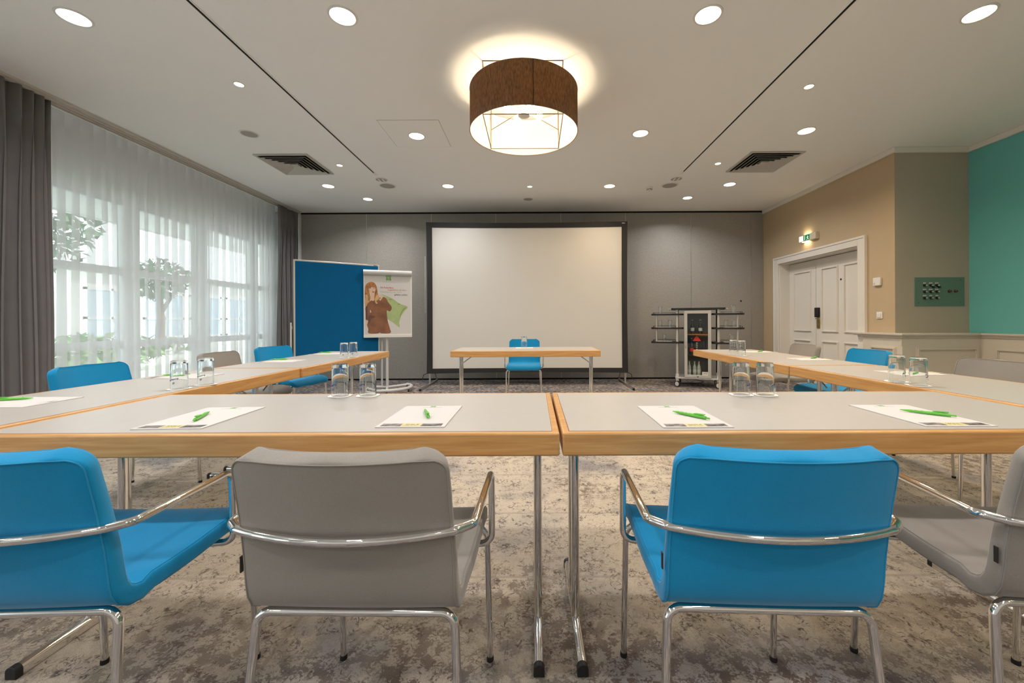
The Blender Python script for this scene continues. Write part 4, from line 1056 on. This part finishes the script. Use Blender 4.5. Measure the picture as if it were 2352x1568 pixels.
layer(tr_([(350, 640), (385, 612), (420, 640), (435, 660), (405, 710), (375, 740), (355, 700)]), 9, skin); layer(tr_([(362, 690), (372, 672), (385, 690), (372, 702)]), 10, inkb)
layer(tr_([(172, 960), (182, 935), (195, 975), (182, 998)]), 9, M['paper'])
layer(tr_([(492, 205), (545, 212), (602, 208), (596, 260), (604, 315), (548, 306), (497, 312), (504, 258)]), 0, lgreen)
layer(tr_([(515, 215), (580, 220), (575, 255), (520, 255)]), 1, pil)
def ptxt(s, x, y, size, m, bold=0.0006, al='LEFT'): 
    u, v = (x - 65) * k_, (y - 205) * k2; a, b2 = P_(u, v); po.text(s, size, m, Tp @ Tr((a, b2, 0.002)), align=al, bold=bold, depth=0.0002)
po.text('ibis', 0.026, M['paper'], Tp @ Tr((*P_((550 - 65) * k_, (262 - 205) * k2), 0.0023)), bold=0.0003); po.text('styles', 0.014, M['paper'], Tp @ Tr((*P_((550 - 65) * k_, (288 - 205) * k2), 0.0023)))
ptxt('Konferenzhotels mit Stil und Komfort', 428, 346, 0.0100, lgrey, 0.0002)
ptxt('Ob Pokerface,', 375, 468, 0.034, redi); ptxt('Junggebliebener oder Senior -', 535, 512, 0.0235, redi, 0.0003)
ptxt('Meetings bei ibis Styles', 378, 555, 0.034, lgi, 0.0); ptxt('gefallen jedem.', 668, 612, 0.034, bri, 0.0004)
tag(po.build('poster', None, smooth=0), 'advert sheet on the flipchart showing a woman in brown with a green pillow', 'poster')

# ------------------------------------------------------------------ drinks trolley with fridge
TA = R(-21.2); TXc, TYc = 2.62, 6.41
def TP(x, y): return (TXc + x * math.cos(TA) - y * math.sin(TA), TYc + x * math.sin(TA) + y * math.cos(TA))
t = thing('drinks_trolley', 'black and silver wheeled drinks trolley with side shelves at the front wall', 'trolley', (TXc, TYc, 0), TA)
for x in (-0.306, 0.306):
    for y in (0.0, 0.36):
        if y == 0: MB().tube([(x, y, 0.13), (x, y, 1.25)], 0.0235, 18).build('post', M['alu'], t)
        else: MB().tube([(x, y, 0.13), (x, y, 1.25)], 0.018, 14).build('post', M['black'], t)
        cs = MB().tube([(x, y, 0.10), (x, y, 0.21)], 0.028, 14, M['greyp']).box(x - 0.018, y - 0.035, 0.045, x + 0.018, y + 0.01, 0.11, M['greyp']).build('caster', None, t)
        Tw = Tr((x, y - 0.03, 0.052)) @ Rz(R(55))
        MB().tube([(-0.013, 0, 0), (0.013, 0, 0)], 0.050, 24, M['rubber'], Tw).tube([(-0.0145, 0, 0), (0.0145, 0, 0)], 0.036, 20, M['greyp'], Tw).build('wheel', None, cs)
def rounded(x0, y0, x1, y1, r_):
    o = []
    for cx, cy_, a0 in ((x1 - r_, y1 - r_, 0), (x0 + r_, y1 - r_, 90), (x0 + r_, y0 + r_, 180), (x1 - r_, y0 + r_, 270)):
        for k in range(7): a = R(a0 + 15 * k); o.append((cx + r_ * math.cos(a), cy_ + r_ * math.sin(a)))
    return o
MB().prism(rounded(-0.40, -0.06, 0.41, 0.40, 0.05), 1.248, 1.276).build('top_shelf', M['black'], t)
hb_ = MB()
for s_ in (-1, 1): hb_.tube(fillet([(s_ * 0.39, 0.0, 1.262), (s_ * 0.45, 0.0, 1.262), (s_ * 0.45, 0.34, 1.262), (s_ * 0.39, 0.34, 1.262)], 0.02), 0.007, 8)
hb_.build('push_handle', M['chrome'], t)
MB().prism(rounded(-0.34, -0.04, 0.34, 0.40, 0.03), 0.140, 0.158).build('bottom_shelf', M['greyp'], t)
shz = (0.718, 0.950, 1.176)
for s_ in (-1, 1):
    for z in shz:
        x0, x1 = (-0.715, -0.21) if s_ < 0 else (0.215, 0.675)
        sh = MB().prism(rounded(x0, -0.05, x1, 0.34, 0.08), z - 0.014, z + 0.012).build('side_shelf', M['black'], t)
        gl = MB()
        xa, xb = (x0 + 0.03, x1 - 0.13) if s_ < 0 else (x0 + 0.13, x1 - 0.03)
        gl.tube([(xa, 0.29, z + 0.035), (xb, 0.29, z + 0.035)], 0.004, 6); gl.tube([(xa, 0.29, z + 0.012), (xa, 0.29, z + 0.035)], 0.004, 6); gl.tube([(xb, 0.29, z + 0.012), (xb, 0.29, z + 0.035)], 0.004, 6)
        xo = xa if s_ < 0 else xb
        gl.tube([(xo, 0.29, z + 0.035), (xo, 0.05, z + 0.035), (xo, 0.05, z + 0.012)], 0.004, 6)
        gl.build('gallery_rail', M['black'], sh)
        MB().prism(rounded(min(xa, xb) + 0.04, 0.0, max(xa, xb) - 0.05, 0.24, 0.03), z + 0.012, z + 0.014).build('shelf_liner', M['napkin'], sh)
    x = -0.628 if s_ < 0 else 0.574
    MB().tube([(x, 0.0, shz[0]), (x, 0.0, shz[2])], 0.0125, 12).build('post', M['alu'], t)
# fridge
FW, FD, FZ0, FZ1 = 0.395, 0.30, 0.160, 1.231
fx, fy = TP(0, -0.02)
f = thing('minibar_fridge', 'narrow glass-door drinks fridge with a silver frame in the trolley', 'fridge', (fx, fy, FZ0), TA)
W2 = FW / 2; H = FZ1 - FZ0; D_ = FD
inn = mat('fridge_interior', (0.10, 0.095, 0.085), 0.6)
b_ = MB(); b_.box(-W2, 0.0, 0, -W2 + 0.02, D_, H); b_.box(W2 - 0.02, 0.0, 0, W2, D_, H); b_.box(-W2, 0, 0, W2, D_, 0.03); b_.box(-W2, 0, H - 0.03, W2, D_, H); b_.box(-W2, D_ - 0.02, 0, W2, D_, H)
b_.build('cabinet', inn, f)
dr = MB().ring(-W2, 0.0, W2, H, 0.046, 0.0, 0.03, None, Matrix(((1, 0, 0, 0), (0, 0, -1, 0), (0, 1, 0, 0), (0, 0, 0, 1)))).build('door_frame', M['alu'], f, bevel=0.003)
MB().box(-W2 + 0.044, -0.018, 0.044, W2 - 0.044, -0.014, H - 0.044).build('door_glass', M['pane'], dr)
MB().tube([(-W2 + 0.02, -0.030, 0.47), (-W2 + 0.02, -0.042, 0.50), (-W2 + 0.02, -0.042, 0.58), (-W2 + 0.02, -0.030, 0.61)], 0.006, 10).build('door_handle', M['chrome'], dr)
MB().box(-0.012, -0.032, 0.012, 0.012, -0.030, 0.024).build('lock', M['black'], dr)
st = MB().box(W2 - 0.135, -0.0195, 0.048, W2 - 0.046, -0.0182, 0.10, M['paper'])
st.text('7 BIS 17', 0.015, inkb, Matrix(((1, 0, 0, W2 - 0.09), (0, 0, -1, -0.0196), (0, 1, 0, 0.075), (0, 0, 0, 1))), bold=0.0004); st.build('sticker', None, dr)
for z, m_ in ((0.34, M['black']), (0.68, M['orange'])): MB().box(-W2 + 0.02, 0.03, z, W2 - 0.02, D_ - 0.03, z + 0.018).build('wire_shelf', m_, f)
def bottle(x, y, z, h, m, label, red=False, group='glass bottles in the fridge'):
    q = thing('bottle', label, 'bottle', (*TP(x, y), z), TA, group); r_ = h * 0.13
    MB().lathe([(0, 0), (r_, 0.0), (r_, h * 0.55), (r_ * 0.8, h * 0.66), (r_ * 0.38, h * 0.78), (r_ * 0.36, h * 0.96), (0, h * 0.96)], 20).build('bottle_body', m, q)
    MB().lathe([(0, h * 0.95), (r_ * 0.46, h * 0.95), (r_ * 0.46, h), (0, h)], 14).build('cap', M['red'] if red else M['steel'], q)
    MB().lathe([(r_ * 1.02, h * 0.2), (r_ * 1.02, h * 0.42)], 20).build('paper_label', M['red'] if red else M['paper'], q)
btm = mat('clear_bottle', (0.42, 0.46, 0.44), 0.12, 0.0); btd = mat('dark_bottle', (0.02, 0.02, 0.018), 0.1)
bz = FZ0 + 0.030
for i, x in enumerate((-0.125, -0.045, 0.020)):
    bottle(x, 0.07, bz, 0.225, btm, ('leftmost', 'middle', 'rightmost')[i] + ' of the three clear bottles on the bottom of the fridge')
bottle(-0.085, 0.09, FZ0 + 0.358, 0.27, btd, 'dark bottle with a red label on the middle fridge shelf', True)
bottle(-0.075, 0.09, FZ0 + 0.698, 0.23, btd, 'left dark bottle on the top fridge shelf'); bottle(0.045, 0.09, FZ0 + 0.698, 0.23, btd, 'right dark bottle on the top fridge shelf')
q = thing('table_card', 'red pyramid topped black column standing in the fridge', 'display', (*TP(-0.01, 0.075), FZ0 + 0.358), TA)
MB().box(-0.022, -0.022, 0, 0.022, 0.022, 0.235).build('column', M['black'], q)
cp = MB().add([(-0.064, -0.03, 0.225), (0.064, -0.03, 0.225), (0.064, 0.03, 0.225), (-0.064, 0.03, 0.225), (0, 0, 0.318)], [(0, 1, 4), (1, 2, 4), (2, 3, 4), (3, 0, 4), (3, 2, 1, 0)]); cp.build('red_pyramid', M['red'], q)
cd = MB()
for k in range(6): cd.box(-0.012, -0.0226, 0.02 + k * 0.033, 0.012, -0.022, 0.034 + k * 0.033)
cd.build('white_lettering', M['paper'], q)
cab = MB().tube([(2.45, 6.75, 0.02), (2.62, 6.80, 0.012), (2.78, 6.75, 0.012), (2.95, 6.98, 0.012), (2.93, 7.2, 0.012), (2.90, 7.36, 0.012)], 0.006, 8)
tag(cab.build('power_cable', M['rubber']), 'black power cable lying on the carpet under the drinks trolley', 'cable')
sg = 'glasses on the trolley shelves'
for (x, z, lab) in ((-0.576, 2, 'glass on the left top shelf of the trolley'), (-0.576, 1, 'outer glass on the left middle shelf of the trolley'), (-0.423, 1, 'inner glass on the left middle shelf of the trolley'),
                    (-0.511, 0, 'glass on the left bottom shelf of the trolley'), (0.526, 2, 'glass on the right top shelf of the trolley'), (0.420, 1, 'inner glass on the right middle shelf of the trolley'),
                    (0.535, 1, 'outer glass on the right middle shelf of the trolley'), (0.499, 0, 'glass on the right bottom shelf of the trolley')):
    glass(*TP(x, 0.10), 0.3, lab, '', shz[z] + 0.0145, False, 0.90, sg)

# ------------------------------------------------------------------ wall fittings on the right
t = thing('exit_light', 'lit green and white running man exit sign box above the double door', 'exit sign', (XR, 6.125, 2.285))
MB().box(-0.055, -0.185, 0, -0.001, 0.185, 0.10).build('housing', mat('ivory_plastic', (0.70, 0.62, 0.48), 0.5), t, bevel=0.004)
T_ = Matrix(((0, 0, -1, -0.0552), (-1, 0, 0, 0), (0, 1, 0, 0), (0, 0, 0, 1)))
MB().box(-0.18, 0.012, 0, -0.06, 0.09, 0.001, None, T_).build('lit_diffuser', emis('diffuser_glow', (1, 0.97, 0.85), 2.2), t)
gs = emis('green_lit_sign', (0.02, 0.30, 0.08), 0.6); ws = emis('white_lit_sign', (0.95, 1, 0.85), 0.9)
s = MB().box(-0.172, 0.015, 0.001, -0.158, 0.085, 0.0016, gs, T_).box(-0.085, 0.012, 0.001, 0.055, 0.09, 0.0015, gs, T_).box(-0.058, 0.018, 0.0015, -0.046, 0.085, 0.002, ws, T_)
man = [[(0.006, 0.074), (0.013, 0.080), (0.020, 0.074), (0.013, 0.067)], [(0.000, 0.064), (0.018, 0.066), (0.020, 0.044), (0.010, 0.040)], [(0.018, 0.064), (0.034, 0.060), (0.034, 0.054), (0.020, 0.056)],
       [(0.002, 0.062), (-0.012, 0.052), (-0.010, 0.046), (0.004, 0.054)], [(0.012, 0.044), (0.028, 0.036), (0.040, 0.024), (0.034, 0.020), (0.022, 0.030), (0.008, 0.038)], [(0.010, 0.044), (0.002, 0.030), (-0.012, 0.020), (-0.008, 0.014), (0.010, 0.028), (0.018, 0.042)]]
for p in man: s.prism(p, 0.0016, 0.0022, ws, T_)
s.build('running_man_sign', None, t)
gl = emis('slot_glow', (1.0, 0.80, 0.48), 26)
MB().box(-0.045, 0.0, 0.1005, -0.012, 0.13, 0.1015).box(-0.045, 0.0, -0.0015, -0.012, 0.13, -0.0005).build('light_slot', gl, t)
t = thing('thermostat', 'white thermostat box on the tan wall beside the door frame', 'thermostat', (XR, 4.925, 1.49))
MB().box(-0.028, -0.052, 0, -0.001, 0.052, 0.10).build('housing', M['whitep'], t, bevel=0.006)
MB().lathe([(0, 0), (0.012, 0), (0.011, 0.004), (0, 0.004)], 16, M['greyp'], Matrix(((0, 0, -1, -0.028), (-1, 0, 0, 0.03), (0, 1, 0, 0.028), (0, 0, 0, 1)))).build('dial', None, t)
t = thing('light_switch', 'white rocker light switch below the thermostat on the tan wall', 'light switch', (XR, 4.905, 1.085))
MB().box(-0.010, -0.042, 0, -0.001, 0.042, 0.084).build('switch_frame', M['whitep'], t, bevel=0.004); MB().box(-0.016, -0.025, 0.017, -0.009, 0.025, 0.067).build('rocker', M['whitep'], t, bevel=0.002)
PX0, PX1, PZ0, PZ1 = 4.465, 5.050, 1.228, 1.566
kp = thing('key_switch_panel', 'sage green metal switch plate with rows of key switches', 'switch panel', ((PX0 + PX1) / 2, 4.699, PZ0))
pw = (PX1 - PX0) / 2; ph = PZ1 - PZ0
MB().box(-pw, -0.006, 0, pw, -0.0005, ph).build('plate', mat('sage_metal', (0.125, 0.215, 0.165), 0.5), kp, bevel=0.002)
def U(x, y): return (-pw + (x - 165) / 2005 * 2 * pw, ph - (y - 215) / 1135 * ph)
for r_ in range(3):
    for c_ in range(3):
        x, z = U(560 + c_ * 245, (530, 780, 1025)[r_])
        ks = MB().lathe([(0, 0), (0.017, 0), (0.017, 0.016), (0.015, 0.018), (0, 0.018)], 20, None, faceY(x, -0.006, z)).build('key_switch', M['black'], kp)
        MB().lathe([(0, 0.018), (0.0095, 0.018), (0.0095, 0.022), (0, 0.022)], 16, None, faceY(x + 0.006, -0.006, z)).build('key_barrel', M['alu'], ks)
        wd = 0.020 if (r_, c_) not in ((0, 0), (2, 1), (2, 2)) else 0.015
        lb = MB().box(x - wd, -0.0075, z + 0.018, x + wd, -0.006, z + 0.034, M['paper']); lb.box(x - wd * 0.5, -0.0078, z + 0.0245, x + wd * 0.5, -0.0074, z + 0.0275, lgrey)
        lb.build('name_tag', None, kp)
for c_ in (1, 2):
    x, z = U(895 + (c_ - 1) * 240, 600); MB().box(x - 0.011, -0.022, z - 0.010, x + 0.011, -0.006, z + 0.010).build('key', M['black'], kp)
for x_ in (1545, 1790):
    x, z = U(x_, 765); MB().lathe([(0, 0), (0.017, 0), (0.013, 0.02), (0.006, 0.028), (0, 0.03)], 20, None, faceY(x, -0.006, z)).build('indicator_lamp', mat('dark_red_lens', (0.06, 0.008, 0.008), 0.2), kp)
for (x_, y_) in ((315, 353), (2003, 325), (323, 1225), (2008, 1198)):
    x, z = U(x_, y_); MB().lathe([(0, 0), (0.004, 0), (0.004, 0.002), (0, 0.002)], 10, None, faceY(x, -0.006, z)).build('screw', M['black'], kp)
